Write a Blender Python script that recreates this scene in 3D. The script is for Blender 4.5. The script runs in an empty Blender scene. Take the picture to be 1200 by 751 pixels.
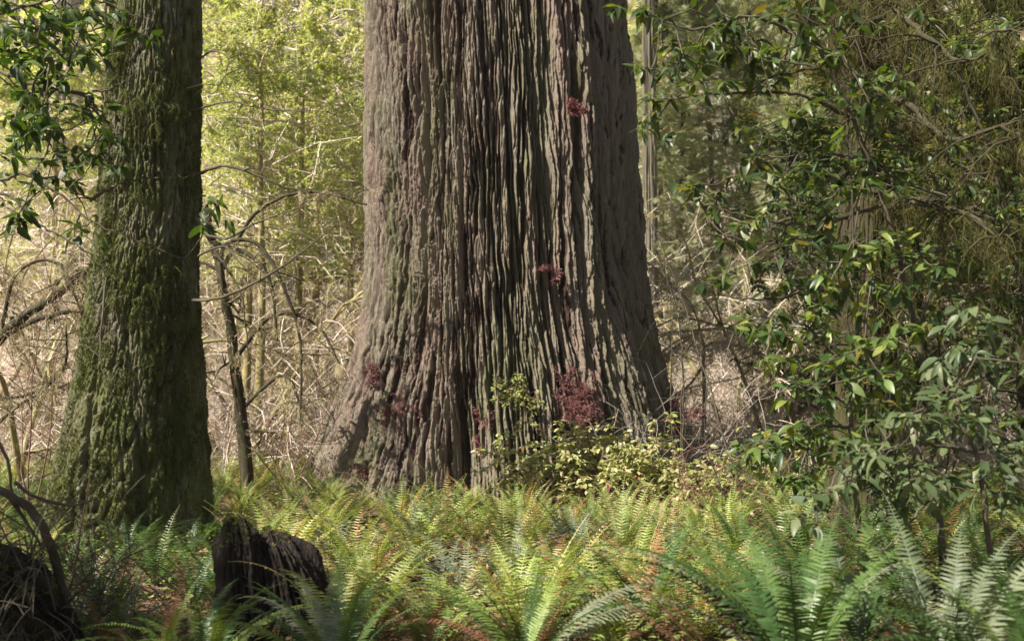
import bpy, math
import numpy as np
from mathutils import Matrix

rng = np.random.default_rng(11)
SC = bpy.context.scene
COL = SC.collection
PI = math.pi
U = lambda a, b, n=None: rng.uniform(a, b, n)

# ------------------------------------------------------------------ camera model
FPX, CX, CY = 1287.0, 600.0, 375.5
PITCH = math.radians(3.5)
CAMZ = 1.6

def ray(px, py):
    a, b = (px - CX) / FPX, -(py - CY) / FPX
    cp, sp = math.cos(PITCH), math.sin(PITCH)
    return np.array([a, cp - b * sp, sp + b * cp])

def P(px, py, d):
    """point seen at photo pixel (px,py), d metres ahead of the camera"""
    r = ray(px, py)
    return np.array([0, 0, CAMZ]) + r * (d / r[1])

def pix(p):
    x, y, z = p[0], p[1], p[2] - CAMZ
    cp, sp = math.cos(PITCH), math.sin(PITCH)
    f = y * cp + z * sp
    u = -y * sp + z * cp
    return CX + FPX * x / f, CY - FPX * u / f

# ------------------------------------------------------------------ noise
_pr = np.random.RandomState(3).permutation(256)
_PM = np.concatenate([_pr, _pr, _pr]).astype(np.int32)
_G = np.array([[1,1,0],[-1,1,0],[1,-1,0],[-1,-1,0],[1,0,1],[-1,0,1],[1,0,-1],[-1,0,-1],
               [0,1,1],[0,-1,1],[0,1,-1],[0,-1,-1],[1,1,0],[-1,1,0],[0,-1,1],[0,-1,-1]], np.float32)

def pn(x, y, z):
    x, y, z = np.broadcast_arrays(np.asarray(x, np.float32), np.asarray(y, np.float32), np.asarray(z, np.float32))
    xi, yi, zi = np.floor(x).astype(np.int32), np.floor(y).astype(np.int32), np.floor(z).astype(np.int32)
    xf, yf, zf = x - xi, y - yi, z - zi
    xi &= 255; yi &= 255; zi &= 255
    f = lambda t: t * t * t * (t * (t * 6 - 15) + 10)
    u, v, w = f(xf), f(yf), f(zf)
    def g(ix, iy, iz, fx, fy, fz):
        h = _PM[_PM[_PM[ix] + iy] + iz] & 15
        G = _G[h]
        return G[..., 0] * fx + G[..., 1] * fy + G[..., 2] * fz
    def lx(iy, iz, fy, fz):
        a = g(xi, iy, iz, xf, fy, fz); b = g(xi + 1, iy, iz, xf - 1, fy, fz)
        return a + u * (b - a)
    def ly(iz, fz):
        a = lx(yi, iz, yf, fz); b = lx(yi + 1, iz, yf - 1, fz)
        return a + v * (b - a)
    a = ly(zi, zf); b = ly(zi + 1, zf - 1)
    return a + w * (b - a)

def sstep(a, b, x):
    t = np.clip((x - a) / (b - a), 0, 1)
    return t * t * (3 - 2 * t)

# ------------------------------------------------------------------ mesh helpers
def norm(v):
    v = np.asarray(v, float)
    return v / np.maximum(np.linalg.norm(v, axis=-1, keepdims=True), 1e-9)

class Acc:
    def __init__(s):
        s.V, s.Q, s.A, s.n = [], [], [], 0
    def add(s, V, Q, a=0.5):
        if len(V) == 0: return
        s.V.append(np.asarray(V, np.float32)); s.Q.append(np.asarray(Q, np.int32) + s.n)
        s.A.append(np.full(len(V), a, np.float32) if np.isscalar(a) else np.asarray(a, np.float32))
        s.n += len(V)
    def arrays(s):
        return np.concatenate(s.V), np.concatenate(s.Q), np.concatenate(s.A)

def mesh_data(name, V, Q, A, mat, smooth=True, attr='rnd'):
    me = bpy.data.meshes.new(name)
    V = np.ascontiguousarray(V, np.float32); Q = np.ascontiguousarray(Q, np.int32)
    me.vertices.add(len(V)); me.vertices.foreach_set('co', V.ravel())
    me.loops.add(Q.size); me.loops.foreach_set('vertex_index', Q.ravel())
    me.polygons.add(len(Q))
    me.polygons.foreach_set('loop_start', np.arange(0, Q.size, 4, dtype=np.int32))
    me.polygons.foreach_set('use_smooth', np.full(len(Q), smooth, bool))
    if A is not None:
        at = me.attributes.new(attr, 'FLOAT', 'POINT')
        at.data.foreach_set('value', np.ascontiguousarray(A, np.float32))
    me.update(calc_edges=True)
    me.materials.append(mat)
    return me

def link(name, me, parent=None):
    o = bpy.data.objects.new(name, me); COL.objects.link(o)
    if parent is not None: o.parent = parent
    return o

def build(name, acc, mat, parent=None, world=True, smooth=True, attr='rnd'):
    if isinstance(acc, Acc): V, Q, A = acc.arrays()
    else: V, Q, A = acc
    if parent is not None and world:
        V = V - np.array(parent.location, np.float32)
    return link(name, mesh_data(name, V, Q, A, mat, smooth, attr), parent)

def tag(o, label, cat, group=None):
    o['label'] = label; o['category'] = cat
    if group: o['group'] = group
    return o

def thing(name, label, cat, loc=(0, 0, 0), group=None):
    o = bpy.data.objects.new(name, None); COL.objects.link(o)
    o.empty_display_size = 0.2
    o.location = [float(c) for c in loc]
    return tag(o, label, cat, group)

def dup(root, loc, rz=0.0, s=1.0, label=None, group=None):
    r = root.copy(); COL.objects.link(r)
    r.location = [float(c) for c in loc]; r.rotation_euler = (0, 0, rz); r.scale = (s, s, s)
    if label: r['label'] = label
    if group: r['group'] = group
    for ch in root.children:
        c = ch.copy(); COL.objects.link(c); c.parent = r
    return r

def tube(pts, rad, sides=5):
    pts = np.asarray(pts, float); n = len(pts)
    rad = np.broadcast_to(np.asarray(rad, float), (n,))
    t = norm(np.gradient(pts, axis=0))
    ref = np.array([0.31, 0.17, 0.93]); 
    a = np.cross(t, ref); bad = np.linalg.norm(a, axis=1) < 0.2
    a[bad] = np.cross(t[bad], [1, 0, 0]); a = norm(a); b = np.cross(t, a)
    ang = np.arange(sides) * 2 * PI / sides
    V = pts[:, None] + rad[:, None, None] * (np.cos(ang)[None, :, None] * a[:, None] + np.sin(ang)[None, :, None] * b[:, None])
    V = V.reshape(-1, 3)
    i = np.arange(n - 1)[:, None] * sides; j = np.arange(sides)[None]; k = (j + 1) % sides
    Q = np.stack([i + j, i + k, i + sides + k, i + sides + j], -1).reshape(-1, 4)
    return V, Q

def tubes_many(PT, R, sides=3):
    """PT (m,n,3), R (m,n)"""
    m, n, _ = PT.shape
    t = norm(np.gradient(PT, axis=1))
    a = norm(np.cross(t, np.array([0.31, 0.57, 0.43]))); b = np.cross(t, a)
    ang = np.arange(sides) * 2 * PI / sides
    V = PT[:, :, None] + R[:, :, None, None] * (np.cos(ang)[None, None, :, None] * a[:, :, None] + np.sin(ang)[None, None, :, None] * b[:, :, None])
    i = np.arange(n - 1)[:, None] * sides; j = np.arange(sides)[None]; k = (j + 1) % sides
    q = np.stack([i + j, i + k, i + sides + k, i + sides + j], -1).reshape(-1, 4)
    Q = (q[None] + (np.arange(m) * n * sides)[:, None, None]).reshape(-1, 4)
    return V.reshape(-1, 3), Q

def inst(T, R, O, a=None):
    """template (V,Q) copied with matrices R (m,3,3) at O (m,3)"""
    Vt, Qt = T
    m, n = len(O), len(Vt)
    V = np.einsum('mij,nj->mni', R, Vt) + np.asarray(O)[:, None]
    Q = Qt[None] + (np.arange(m) * n)[:, None, None]
    if a is None: a = U(0, 1, m)
    return V.reshape(-1, 3), Q.reshape(-1, 4), np.repeat(a, n)

def mats(d, up, s):
    Y = norm(d); X = np.cross(Y, up)
    bad = np.linalg.norm(X, axis=1) < 1e-3
    X[bad] = [1, 0, 0]
    X = norm(X); Z = np.cross(X, Y)
    s = np.broadcast_to(np.asarray(s, float), (len(Y),))
    return np.stack([X, Y, Z], -1) * s[:, None, None]

def rdir(m, zmin=-1, zmax=1):
    z = U(zmin, zmax, m); a = U(0, 2 * PI, m); r = np.sqrt(np.maximum(0, 1 - z * z))
    return np.stack([r * np.cos(a), r * np.sin(a), z], -1)

# leaf templates: along +Y, unit length, normal +Z
def leaf_t(w=0.38, bend=0.25, fold=0.12, rows=(0, .12, .35, .62, .85, 1), wid=(.04, .55, 1, .92, .5, .03)):
    V = []
    for t, k in zip(rows, wid):
        z = -bend * t * t; x = 0.5 * w * k
        V += [(-x, t, z + fold * k * w), (0, t, z), (x, t, z + fold * k * w)]
    Q = []
    for i in range(len(rows) - 1):
        b = 3 * i
        Q += [(b, b + 1, b + 4, b + 3), (b + 1, b + 2, b + 5, b + 4)]
    return np.array(V), np.array(Q)

LEAF_BIG = leaf_t(0.40, 0.22, 0.10)
LEAF_BIG2 = leaf_t(0.46, 0.45, 0.16)
LEAF_BIG3 = leaf_t(0.34, 0.7, 0.30)
LEAF_BIG4 = leaf_t(0.50, -.12, 0.05)
LEAF_OVAL = leaf_t(0.55, 0.18, 0.12, (0, .3, .7, 1), (.1, .95, .8, .05))
LEAF_Q = (np.array([(0, 0, 0), (.27, .45, .04), (0, 1, -.12), (-.27, .45, .04)]), np.array([(0, 1, 2, 3)]))

def spray_t(n=9, w=0.30):
    """flat conifer spray: central twig with needle blades either side"""
    V, Q = [], []
    def blade(b, tip, hw):
        b, tip = np.array(b), np.array(tip); d = norm(tip - b); s = np.array([-d[1], d[0], 0]) * hw; k = len(V)
        m = (b + tip) / 2 + [0, 0, 0.01]
        V.extend([b, m + s, tip, m - s]); Q.append((k, k + 1, k + 2, k + 3))
    blade((0, 0, 0), (0, 1, -.18), .03)
    for i in range(n):
        t = .08 + .85 * i / (n - 1); L = w * (1 - .75 * t) + .05
        for sgn in (-1, 1):
            blade((0, t, -.18 * t * t), (sgn * L, t + L * .75, -.18 * t * t - .08), .028)
    return np.array(V, float), np.array(Q)
SPRAY = spray_t()

# ------------------------------------------------------------------ materials
def newmat(name):
    m = bpy.data.materials.new(name); m.use_nodes = True
    nt = m.node_tree; nt.nodes.clear()
    out = nt.nodes.new('ShaderNodeOutputMaterial')
    return m, nt, out

def nd(nt, typ, props=None, **ins):
    n = nt.nodes.new(typ)
    for k, v in (props or {}).items(): setattr(n, k, v)
    for k, v in ins.items():
        key = int(k[1:]) if k[0] == 'i' and k[1:].isdigit() else k.replace('_', ' ')
        s = n.inputs[key]
        if isinstance(v, bpy.types.NodeSocket): nt.links.new(v, s)
        else: s.default_value = v
    return n

def c4(c): return (c[0], c[1], c[2], 1.0)

def ramp(nt, fac, stops, interp='LINEAR'):
    n = nt.nodes.new('ShaderNodeValToRGB'); n.color_ramp.interpolation = interp
    e = n.color_ramp.elements
    while len(e) < len(stops): e.new(0.5)
    for el, (p, c) in zip(e, stops): el.position = p; el.color = c4(c)
    nt.links.new(fac, n.inputs[0]); return n.outputs[0]

def g3(v): return (v, v, v)

def mixc(nt, fac, a, b, mode='MIX'):
    n = nt.nodes.new('ShaderNodeMix'); n.data_type = 'RGBA'; n.blend_type = mode
    for s, v in ((n.inputs[0], fac), (n.inputs[6], a), (n.inputs[7], b)):
        if isinstance(v, bpy.types.NodeSocket): nt.links.new(v, s)
        elif isinstance(v, (int, float)): s.default_value = v
        else: s.default_value = c4(v)
    return n.outputs[2]

def noise(nt, vec, scale, detail=4, rough=.6, dist=0):
    return nd(nt, 'ShaderNodeTexNoise', Vector=vec, Scale=scale, Detail=detail, Roughness=rough, Distortion=dist).outputs[0]

def objcoord(nt, sc=(1, 1, 1)):
    tc = nt.nodes.new('ShaderNodeTexCoord')
    return nd(nt, 'ShaderNodeMapping', Vector=tc.outputs['Object'], Scale=sc).outputs[0]

def leaf_mat(name, stops, trans=.35, tint=(1.3, 1.25, .5), rough=.45, spec=.5, objvar=.25):
    m, nt, out = newmat(name)
    at = nd(nt, 'ShaderNodeAttribute', {'attribute_name': 'rnd'}).outputs['Fac']
    col = ramp(nt, at, stops)
    oi = nt.nodes.new('ShaderNodeObjectInfo')
    hv = ramp(nt, oi.outputs['Random'], [(0, g3(1 - objvar)), (1, g3(1 + objvar))])
    col = mixc(nt, 1.0, col, hv, 'MULTIPLY')
    nz = noise(nt, objcoord(nt), 9.0, 3)
    nv = ramp(nt, nz, [(.3, g3(.78)), (.7, g3(1.2))])
    col = mixc(nt, 1.0, col, nv, 'MULTIPLY')
    tcol = mixc(nt, 1.0, col, tint, 'MULTIPLY')
    pb = nd(nt, 'ShaderNodeBsdfPrincipled', Base_Color=col, Roughness=rough)
    pb.inputs['Specular IOR Level'].default_value = spec
    tr = nd(nt, 'ShaderNodeBsdfTranslucent', Color=tcol)
    mx = nd(nt, 'ShaderNodeMixShader', i0=trans, i1=pb.outputs[0], i2=tr.outputs[0])
    nt.links.new(mx.outputs[0], out.inputs[0])
    return m

def bark_mat(name, ridge1, ridge2, furrow, moss=None, moss_amt=(.5, .62), fibre=(55, 55, 4), mossscale=2.2, bump=.6, mossvec=(1, 1, .45), lich=None):
    m, nt, out = newmat(name)
    h = nd(nt, 'ShaderNodeAttribute', {'attribute_name': 'h'}).outputs['Fac']
    big = noise(nt, objcoord(nt, (1, 1, .35)), 1.6, 4)
    fib = noise(nt, objcoord(nt, fibre), 1.0, 5, .65)
    col = mixc(nt, ramp(nt, big, [(.38, g3(0)), (.62, g3(1))]), ridge1, ridge2)
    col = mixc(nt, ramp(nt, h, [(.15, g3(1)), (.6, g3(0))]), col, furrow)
    col = mixc(nt, 1.0, col, ramp(nt, fib, [(.28, g3(.45)), (.5, g3(1)), (.72, g3(1.45))]), 'MULTIPLY')
    if lich:
        lz = noise(nt, objcoord(nt, (9, 9, 3)), 1.0, 5, .7)
        col = mixc(nt, ramp(nt, lz, [(.55, g3(0)), (.68, g3(.75))]), col, lich)
    if moss:
        mz = noise(nt, objcoord(nt, mossvec), mossscale, 6, .7)
        col = mixc(nt, ramp(nt, mz, [(moss_amt[0], g3(0)), (moss_amt[1], g3(.85))]), col, moss)
    bp = nd(nt, 'ShaderNodeBump', Strength=bump, Distance=.03, Height=fib)
    pb = nd(nt, 'ShaderNodeBsdfPrincipled', Base_Color=col, Roughness=.9, Normal=bp.outputs[0])
    pb.inputs['Specular IOR Level'].default_value = .2
    nt.links.new(pb.outputs[0], out.inputs[0])
    return m

def twig_mat(name, c1, c2, scale=5.0):
    m, nt, out = newmat(name)
    nz = noise(nt, objcoord(nt), scale, 4)
    at = nd(nt, 'ShaderNodeAttribute', {'attribute_name': 'rnd'}).outputs['Fac']
    col = ramp(nt, nz, [(.35, c1), (.65, c2)])
    col = mixc(nt, 1.0, col, ramp(nt, at, [(0, g3(.7)), (1, g3(1.3))]), 'MULTIPLY')
    pb = nd(nt, 'ShaderNodeBsdfPrincipled', Base_Color=col, Roughness=.85)
    pb.inputs['Specular IOR Level'].default_value = .25
    nt.links.new(pb.outputs[0], out.inputs[0])
    return m

M = {}
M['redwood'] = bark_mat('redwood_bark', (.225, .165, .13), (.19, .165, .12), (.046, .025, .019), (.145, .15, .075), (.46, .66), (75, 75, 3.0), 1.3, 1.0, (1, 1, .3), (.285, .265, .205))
M['spruce'] = bark_mat('spruce_bark', (.14, .118, .085), (.118, .105, .066), (.058, .045, .032), (.095, .108, .03), (.36, .60), (40, 40, 22), 2.4, 1.0, (1, 1, .5), (.30, .31, .25))
M['brownbark'] = bark_mat('brown_bark', (.050, .035, .026), (.04, .031, .022), (.022, .015, .012), (.065, .062, .02), (.42, .6), (36, 36, 6), 2.5, .8)
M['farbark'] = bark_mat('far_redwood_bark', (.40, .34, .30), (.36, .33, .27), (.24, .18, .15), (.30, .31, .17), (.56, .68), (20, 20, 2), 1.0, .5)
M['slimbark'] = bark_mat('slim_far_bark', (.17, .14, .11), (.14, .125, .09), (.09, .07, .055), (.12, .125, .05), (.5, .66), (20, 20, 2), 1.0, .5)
M['rot'] = bark_mat('rotten_wood', (.040, .030, .024), (.028, .022, .018), (.018, .012, .010), (.085, .09, .03), (.55, .68), (30, 30, 7), 3.5, 1.0)
M['twig_dark'] = twig_mat('dark_twig_bark', (.055, .042, .032), (.11, .095, .06))
M['twig_grey'] = twig_mat('grey_twig_bark', (.30, .24, .20), (.42, .36, .30))
M['twig_red'] = twig_mat('red_brown_twig', (.13, .06, .045), (.24, .13, .10))
M['twig_tan'] = twig_mat('tan_twig', (.58, .465, .38), (.70, .60, .50))  # tan twigs, albedo raised so the pallor of hazy distance sits in the colour
M['moss_limb'] = twig_mat('mossy_limb', (.20, .16, .08), (.34, .30, .13), 8)
M['moss_limb_dark'] = twig_mat('dark_mossy_limb', (.028, .023, .014), (.066, .058, .026), 8)
M['moss_bright'] = leaf_mat('green_moss', [(0, (.05, .06, .015)), (.6, (.105, .118, .030)), (1, (.19, .19, .055))], .2, (1.2, 1.2, .6), .8, .1)
M['moss_hang'] = leaf_mat('hanging_moss', [(0, (.07, .066, .022)), (.6, (.14, .13, .042)), (1, (.23, .215, .08))], .36, (1.2, 1.1, .6), .85, .1)
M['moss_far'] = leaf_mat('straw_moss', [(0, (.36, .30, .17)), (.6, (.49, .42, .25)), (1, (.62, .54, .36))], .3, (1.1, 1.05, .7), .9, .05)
M['rhodo'] = leaf_mat('glossy_shrub_leaf', [(0, (.03, .058, .017)), (.5, (.06, .10, .025)), (.8, (.12, .165, .035)), (.97, (.19, .21, .05)), (1, (.22, .15, .045))], .36, (1.6, 1.6, .5), .42, .45)
M['rhodo_pale'] = leaf_mat('grey_shrub_leaf', [(0, (.055, .085, .035)), (.6, (.095, .13, .055)), (1, (.18, .20, .10))], .32, (1.5, 1.5, .6), .45, .35)
M['darkleaf'] = leaf_mat('dark_evergreen_leaf', [(0, (.018, .034, .010)), (.6, (.036, .065, .015)), (1, (.085, .12, .028))], .34, (1.6, 1.7, .45), .5, .35)
M['fern'] = leaf_mat('fern_lit_green', [(0, (.13, .20, .04)), (.45, (.25, .33, .08)), (.76, (.39, .43, .15)), (.90, (.52, .47, .23)), (.96, (.44, .28, .13)), (1, (.26, .12, .05))], .42, (1.3, 1.25, .55), .5, .4)  # lit copy of the fern green, brightened against the bed's own shade
M['fern_shaded'] = leaf_mat('fern_shaded_green', [(0, (.042, .085, .022)), (.6, (.075, .135, .036)), (.93, (.15, .20, .055)), (1, (.22, .14, .05))], .30, (1.4, 1.4, .5), .40, .5, .15)  # shaded copy: part of the overhead shade is put into this darker green
M['fern_grey'] = leaf_mat('fern_grey_underside', [(0, (.10, .13, .07)), (.6, (.165, .19, .11)), (1, (.26, .26, .17))], .25, (1.1, 1.2, .6), .5, .4, .1)  # grey undersides, toned down in place of shade from overhead
M['fern_dead'] = leaf_mat('fern_dead_brown', [(0, (.10, .045, .025)), (.6, (.20, .095, .05)), (1, (.32, .18, .09))], .2, (1.2, 1, .7), .8, .1, .15)
M['yellowleaf'] = leaf_mat('yellow_green_leaf', [(0, (.30, .37, .12)), (.6, (.46, .50, .22)), (1, (.64, .62, .40))], .55, (1.15, 1.15, .5), .6, .3, .12)
M['olive'] = leaf_mat('olive_needle', [(0, (.20, .23, .14)), (.6, (.31, .34, .22)), (1, (.45, .46, .32))], .35, (1.2, 1.2, .6), .7, .2, .12)
M['salal'] = leaf_mat('yellow_bush_leaf', [(0, (.22, .26, .07)), (.5, (.38, .40, .14)), (.85, (.54, .50, .26)), (.95, (.55, .45, .32)), (1, (.35, .08, .05))], .38, (1.2, 1.2, .5), .4, .5, .1)
M['redsprig'] = leaf_mat('red_sprig_leaf', [(0, (.10, .035, .042)), (.6, (.19, .072, .078)), (1, (.32, .17, .15))], .3, (1.4, 1, .9), .7, .2, .15)
M['greensprig'] = leaf_mat('green_sprig_leaf', [(0, (.18, .22, .06)), (1, (.36, .38, .14))], .35, (1.1, 1.1, .6), .6, .3, .1)
M['litter'] = leaf_mat('fallen_leaf', [(0, (.04, .022, .014)), (.45, (.11, .05, .027)), (.75, (.21, .105, .055)), (.92, (.34, .22, .11)), (1, (.30, .09, .05))], .1, (1.1, 1, .8), .75, .2, 0)
M['shade_leaf'] = leaf_mat('canopy_leaf', [(0, (.03, .05, .015)), (1, (.08, .12, .03))], .25, (1.4, 1.4, .5), .5, .4, 0)

def ground_mat():
    m, nt, out = newmat('forest_floor')
    co = objcoord(nt)
    v = nd(nt, 'ShaderNodeTexVoronoi', Vector=co, Scale=16.0)
    cell = nd(nt, 'ShaderNodeSeparateColor', Color=v.outputs['Color']).outputs[0]
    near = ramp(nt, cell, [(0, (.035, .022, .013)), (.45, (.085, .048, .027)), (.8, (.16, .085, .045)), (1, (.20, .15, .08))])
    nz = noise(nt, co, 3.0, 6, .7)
    far = ramp(nt, nz, [(.3, (.42, .32, .25)), (.55, (.55, .44, .35)), (.7, (.55, .49, .34))])  # litter of the slope, paled to carry the sunlit background in its colour
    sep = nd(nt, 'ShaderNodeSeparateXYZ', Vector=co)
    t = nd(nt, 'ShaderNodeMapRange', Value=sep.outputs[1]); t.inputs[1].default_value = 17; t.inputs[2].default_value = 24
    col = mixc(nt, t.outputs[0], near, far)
    bp = nd(nt, 'ShaderNodeBump', Strength=.8, Distance=.05, Height=noise(nt, co, 22, 5, .7))
    pb = nd(nt, 'ShaderNodeBsdfPrincipled', Base_Color=col, Roughness=.95, Normal=bp.outputs[0])
    nt.links.new(pb.outputs[0], out.inputs[0]); return m
M['ground'] = ground_mat()

# ------------------------------------------------------------------ terrain
def gz(x, y):
    x = np.asarray(x, float); y = np.asarray(y, float)
    h = 0.10 * pn(x * .35, y * .35, 1.3) + 0.05 * pn(x * 1.1, y * 1.1, 4.1)
    t = np.clip((y - 25) / 62.0, 0, .70)
    hill = 46 * (t * t * (3 - 2 * np.minimum(t, 1))) * np.where(t > 1, 1 / np.maximum(t, 1), 1)
    hill = hill + np.where(y > 30, 1.2 * pn(x * .08, y * .08, 7.7) * np.clip((y - 30) / 20, 0, 1), 0)
    return h * 1.0 + hill

def make_ground():
    u = np.linspace(-1, 1, 261); xs = 22 * u + 90 * u ** 5
    v = np.linspace(0, 1, 301); ys = -25 + 45 * v + 70 * v ** 4
    X, Y = np.meshgrid(xs, ys)
    Z = gz(X, Y)
    V = np.stack([X, Y, Z], -1).reshape(-1, 3)
    nx, ny = len(xs), len(ys)
    i = np.arange(ny - 1)[:, None] * nx; j = np.arange(nx - 1)[None]
    Q = np.stack([i + j, i + j + 1, i + nx + j + 1, i + nx + j], -1).reshape(-1, 4)
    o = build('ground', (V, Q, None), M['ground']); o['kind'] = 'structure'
make_ground()

# ------------------------------------------------------------------ hero trunks
def sil(rows, D):
    """rows of (py, left px, right px) -> z, centre x, radius for an axis D metres ahead"""
    out = []
    for py, l, r in rows:
        a, b = P(l, py, D), P(r, py, D)
        out.append((a[2], (a[0] + b[0]) / 2, (b[0] - a[0]) / 2))
    out.sort()
    return np.array(out)

def grid_trunk(th, zs, cx, cy, R):
    X = cx + R * np.cos(th)[None]; Y = cy + R * np.sin(th)[None]
    Z = np.broadcast_to(zs[:, None], X.shape)
    V = np.stack([X, Y, Z], -1).reshape(-1, 3)
    n, m = len(th), len(zs)
    i = np.arange(m - 1)[:, None] * n; j = np.arange(n)[None]; k = (j + 1) % n
    Q = np.stack([i + j, i + k, i + n + k, i + n + j], -1).reshape(-1, 4)
    return V, Q

def thetas(nf, nb):
    a = np.linspace(-PI - .45, .45, nf); b = np.linspace(.45, PI - .45, nb + 2)[1:-1]
    return np.concatenate([a, b])

def redwood():
    D = 18.2
    rows = [(-420, 440, 716), (0, 434, 727), (100, 435, 737), (200, 433, 745), (300, 429, 752), (350, 425, 757), (400, 415, 766),
            (450, 400, 779), (500, 382, 793), (550, 360, 811), (600, 332, 833), (640, 308, 852)]
    S = sil(rows, D)
    th = thetas(1450, 160)
    zs = np.concatenate([np.linspace(-.7, 8.9, 720), np.linspace(9.0, 20, 160)])
    cx = np.interp(zs, S[:, 0], S[:, 1]); R = np.interp(zs, S[:, 0], S[:, 2]) * .985
    k = np.ones(15) / 15
    R = np.concatenate([R[:7], np.convolve(R, k, 'valid'), R[-7:]]); cx = np.concatenate([cx[:7], np.convolve(cx, k, 'valid'), cx[-7:]])
    z = zs[:, None]; t = th[None]
    tw = .060 * np.clip(z, -1, 4.5) - .006 * np.clip(z, 0, 4.5) ** 2
    ph = t + tw                                   # angle along the grain
    px, py = 2.1 * np.cos(ph), 2.1 * np.sin(ph)
    # front angle measured right of the camera-facing line
    fr = ph + PI / 2
    base = np.exp(-np.clip(z + .3, 0, 9) / 1.5)
    lob = .5 * np.cos(5 * fr + .9) + .35 * np.cos(9 * fr - 1.2) + .2 * np.cos(14 * fr)
    disp = .25 * base * lob * np.clip(1.25 - np.abs(np.cos(t)) ** 3, 0, 1)
    disp = disp + .16 * pn(px * .9, py * .9, z * .16 + 3)
    wx = .085 * pn(px * 1.3, py * 1.3, z * .45 + 11) + .034 * pn(px * 4, py * 4, z * 1.5 + 5) + .010 * pn(px * 11, py * 11, z * 4 + 2)
    qx, qy = px + wx * np.sin(ph) * -1, py + wx * np.cos(ph)
    def furrow(f, fz, w, o):
        n = pn(qx * f + o, qy * f - o, z * fz + o * 3)
        return np.clip(np.abs(n) / w, 0, 1)
    f1 = furrow(3.1, .15, .10, 0.0); f1b = furrow(6.2, .34, .11, 7.3)
    f2 = furrow(11., .65, .16, 3.1); f3 = furrow(21., 1.1, .24, 5.7); f4 = furrow(44., 2.6, .30, 2.2)
    f5 = pn(px * 13, py * 13, z * 2.6 + 9); f6 = pn(px * 38, py * 38, z * 9); f7 = pn(px * 70, py * 70, z * 30)
    rough = sstep(6.0, 1.5, z)
    saw = z * .8 + 2.0 * pn(qx * 5.5, qy * 5.5, z * .25) + 1.0 * pn(qx * 13, qy * 13, z * .5 + 4); saw = saw - np.floor(saw)
    disp = disp + (.09 + .13 * (f1 ** .6 - 1) + .10 * (f1b ** .6 - 1) + .065 * (f2 ** .7 - 1) + .045 * (f3 - 1) + .024 * (f4 - 1)
                   + (.012 + .006 * rough) * f5 + .014 * f6 + .010 * f7 + (.004 + .012 * rough) * (np.clip(np.abs(pn(qx * 6, qy * 6, z * 4.5 + 8)) / .09, 0, 1) - 1) + (.014 + .022 * rough) * (saw - .5) + .09 * pn(px * 3.2 + 40, py * 3.2, z * .35))
    # long wandering fissures that open and close along the grain
    fis = np.zeros_like(disp); g = np.random.default_rng(5); zz = zs
    for _ in range(800):
        a0 = g.uniform(-PI - .4, .4); zc = g.uniform(-.5, 9.5); hl = g.uniform(.25, 1.7); w0 = g.uniform(.006, .019) * (1.9 if g.random() < .2 else 1); dep = g.uniform(.06, .19)
        rows_ = np.where(np.abs(zz - zc) < hl)[0]
        if len(rows_) < 8: continue
        u = (zz[rows_] - zc) / hl
        path = a0 + .034 * pn(zz[rows_] * .55, a0 * 7, 1.5) + 0.017 * pn(zz[rows_] * 2.3, a0 * 11, 6.5) + g.uniform(-.012, .012) * (zz[rows_] - zc)
        env = np.sqrt(np.clip(1 - u * u, 0, 1))
        d = np.abs(ph[rows_] - path[:, None]) * 2.1
        wv = (w0 * (.35 + .65 * env) * (1 + .5 * pn(zz[rows_] * 3.1, a0 * 5, 3.5)))[:, None]
        fis[rows_] = np.maximum(fis[rows_], dep * env[:, None] * np.exp(-(d / wv) ** 2))
    disp = disp - fis
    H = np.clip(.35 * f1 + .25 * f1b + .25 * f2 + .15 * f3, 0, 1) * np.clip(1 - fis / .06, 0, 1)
    def groove(ang, w, dep, z0=None, lean=0., wob=.03):
        a = fr - ang - lean * z + wob * pn(z * .7, ang * 9, .5)
        g = np.exp(-(a / w) ** 2) * dep
        return g if z0 is None else g * sstep(z0[0], z0[1], z)
    for a, w, dp in ((.46, .035, .13), (.40, .02, .06), (.90, .06, .18), (1.06, .05, .12), (-.40, .022, .16), (-.12, .018, .12), (.2, .02, .1), (-.75, .02, .12), (-1.0, .02, .10), (.66, .03, .12)):
        disp = disp - groove(a, w, dp, (1.2, 3.5))
    disp = disp - groove(-.17, .11, .55, (1.9, .2), .02) - groove(.42, .13, .3, (1.1, .1), 0) - groove(.95, .12, .2, (1.7, .1), 0) - groove(-.75, .06, .25, (1.6, .2), 0)
    disp = disp - groove(.70, .06, .12, (3.6, 1.8), .03)
    V, Q = grid_trunk(th, zs, cx[:, None], D, R[:, None] + disp)
    root = thing('redwood_tree', 'giant redwood trunk with deeply furrowed grey brown bark at the centre', 'tree', (cx[40], D, 0))
    build('trunk', (V, Q, H.reshape(-1)), M['redwood'], root, attr='h')
    return root, D
RW, RWD = redwood()

def hang_template(sd):
    """one thin hanging strand, unit length, along -Z, three sided, with short side wisps"""
    r = np.random.default_rng(sd); a = Acc()
    z = np.linspace(0, -1, 6); xy = np.cumsum(r.normal(0, .22, (6, 2)), 0); xy[0] = 0
    pts = np.column_stack([xy, z]); a.add(*tube(pts, [.022, .026, .022, .018, .012, .003], 3))
    for _ in range(3):
        i = r.integers(0, 4); e = pts[i] + [r.normal(0, .6), r.normal(0, .6), -r.uniform(.1, .4)]
        a.add(*tube(np.array([pts[i], (pts[i] + e) / 2 + [.1, 0, .03], e]), [.014, .012, .003], 3))
    V, Q, A = a.arrays(); return V.astype(float), Q
HANGS = [hang_template(k) for k in range(4)]

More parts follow.
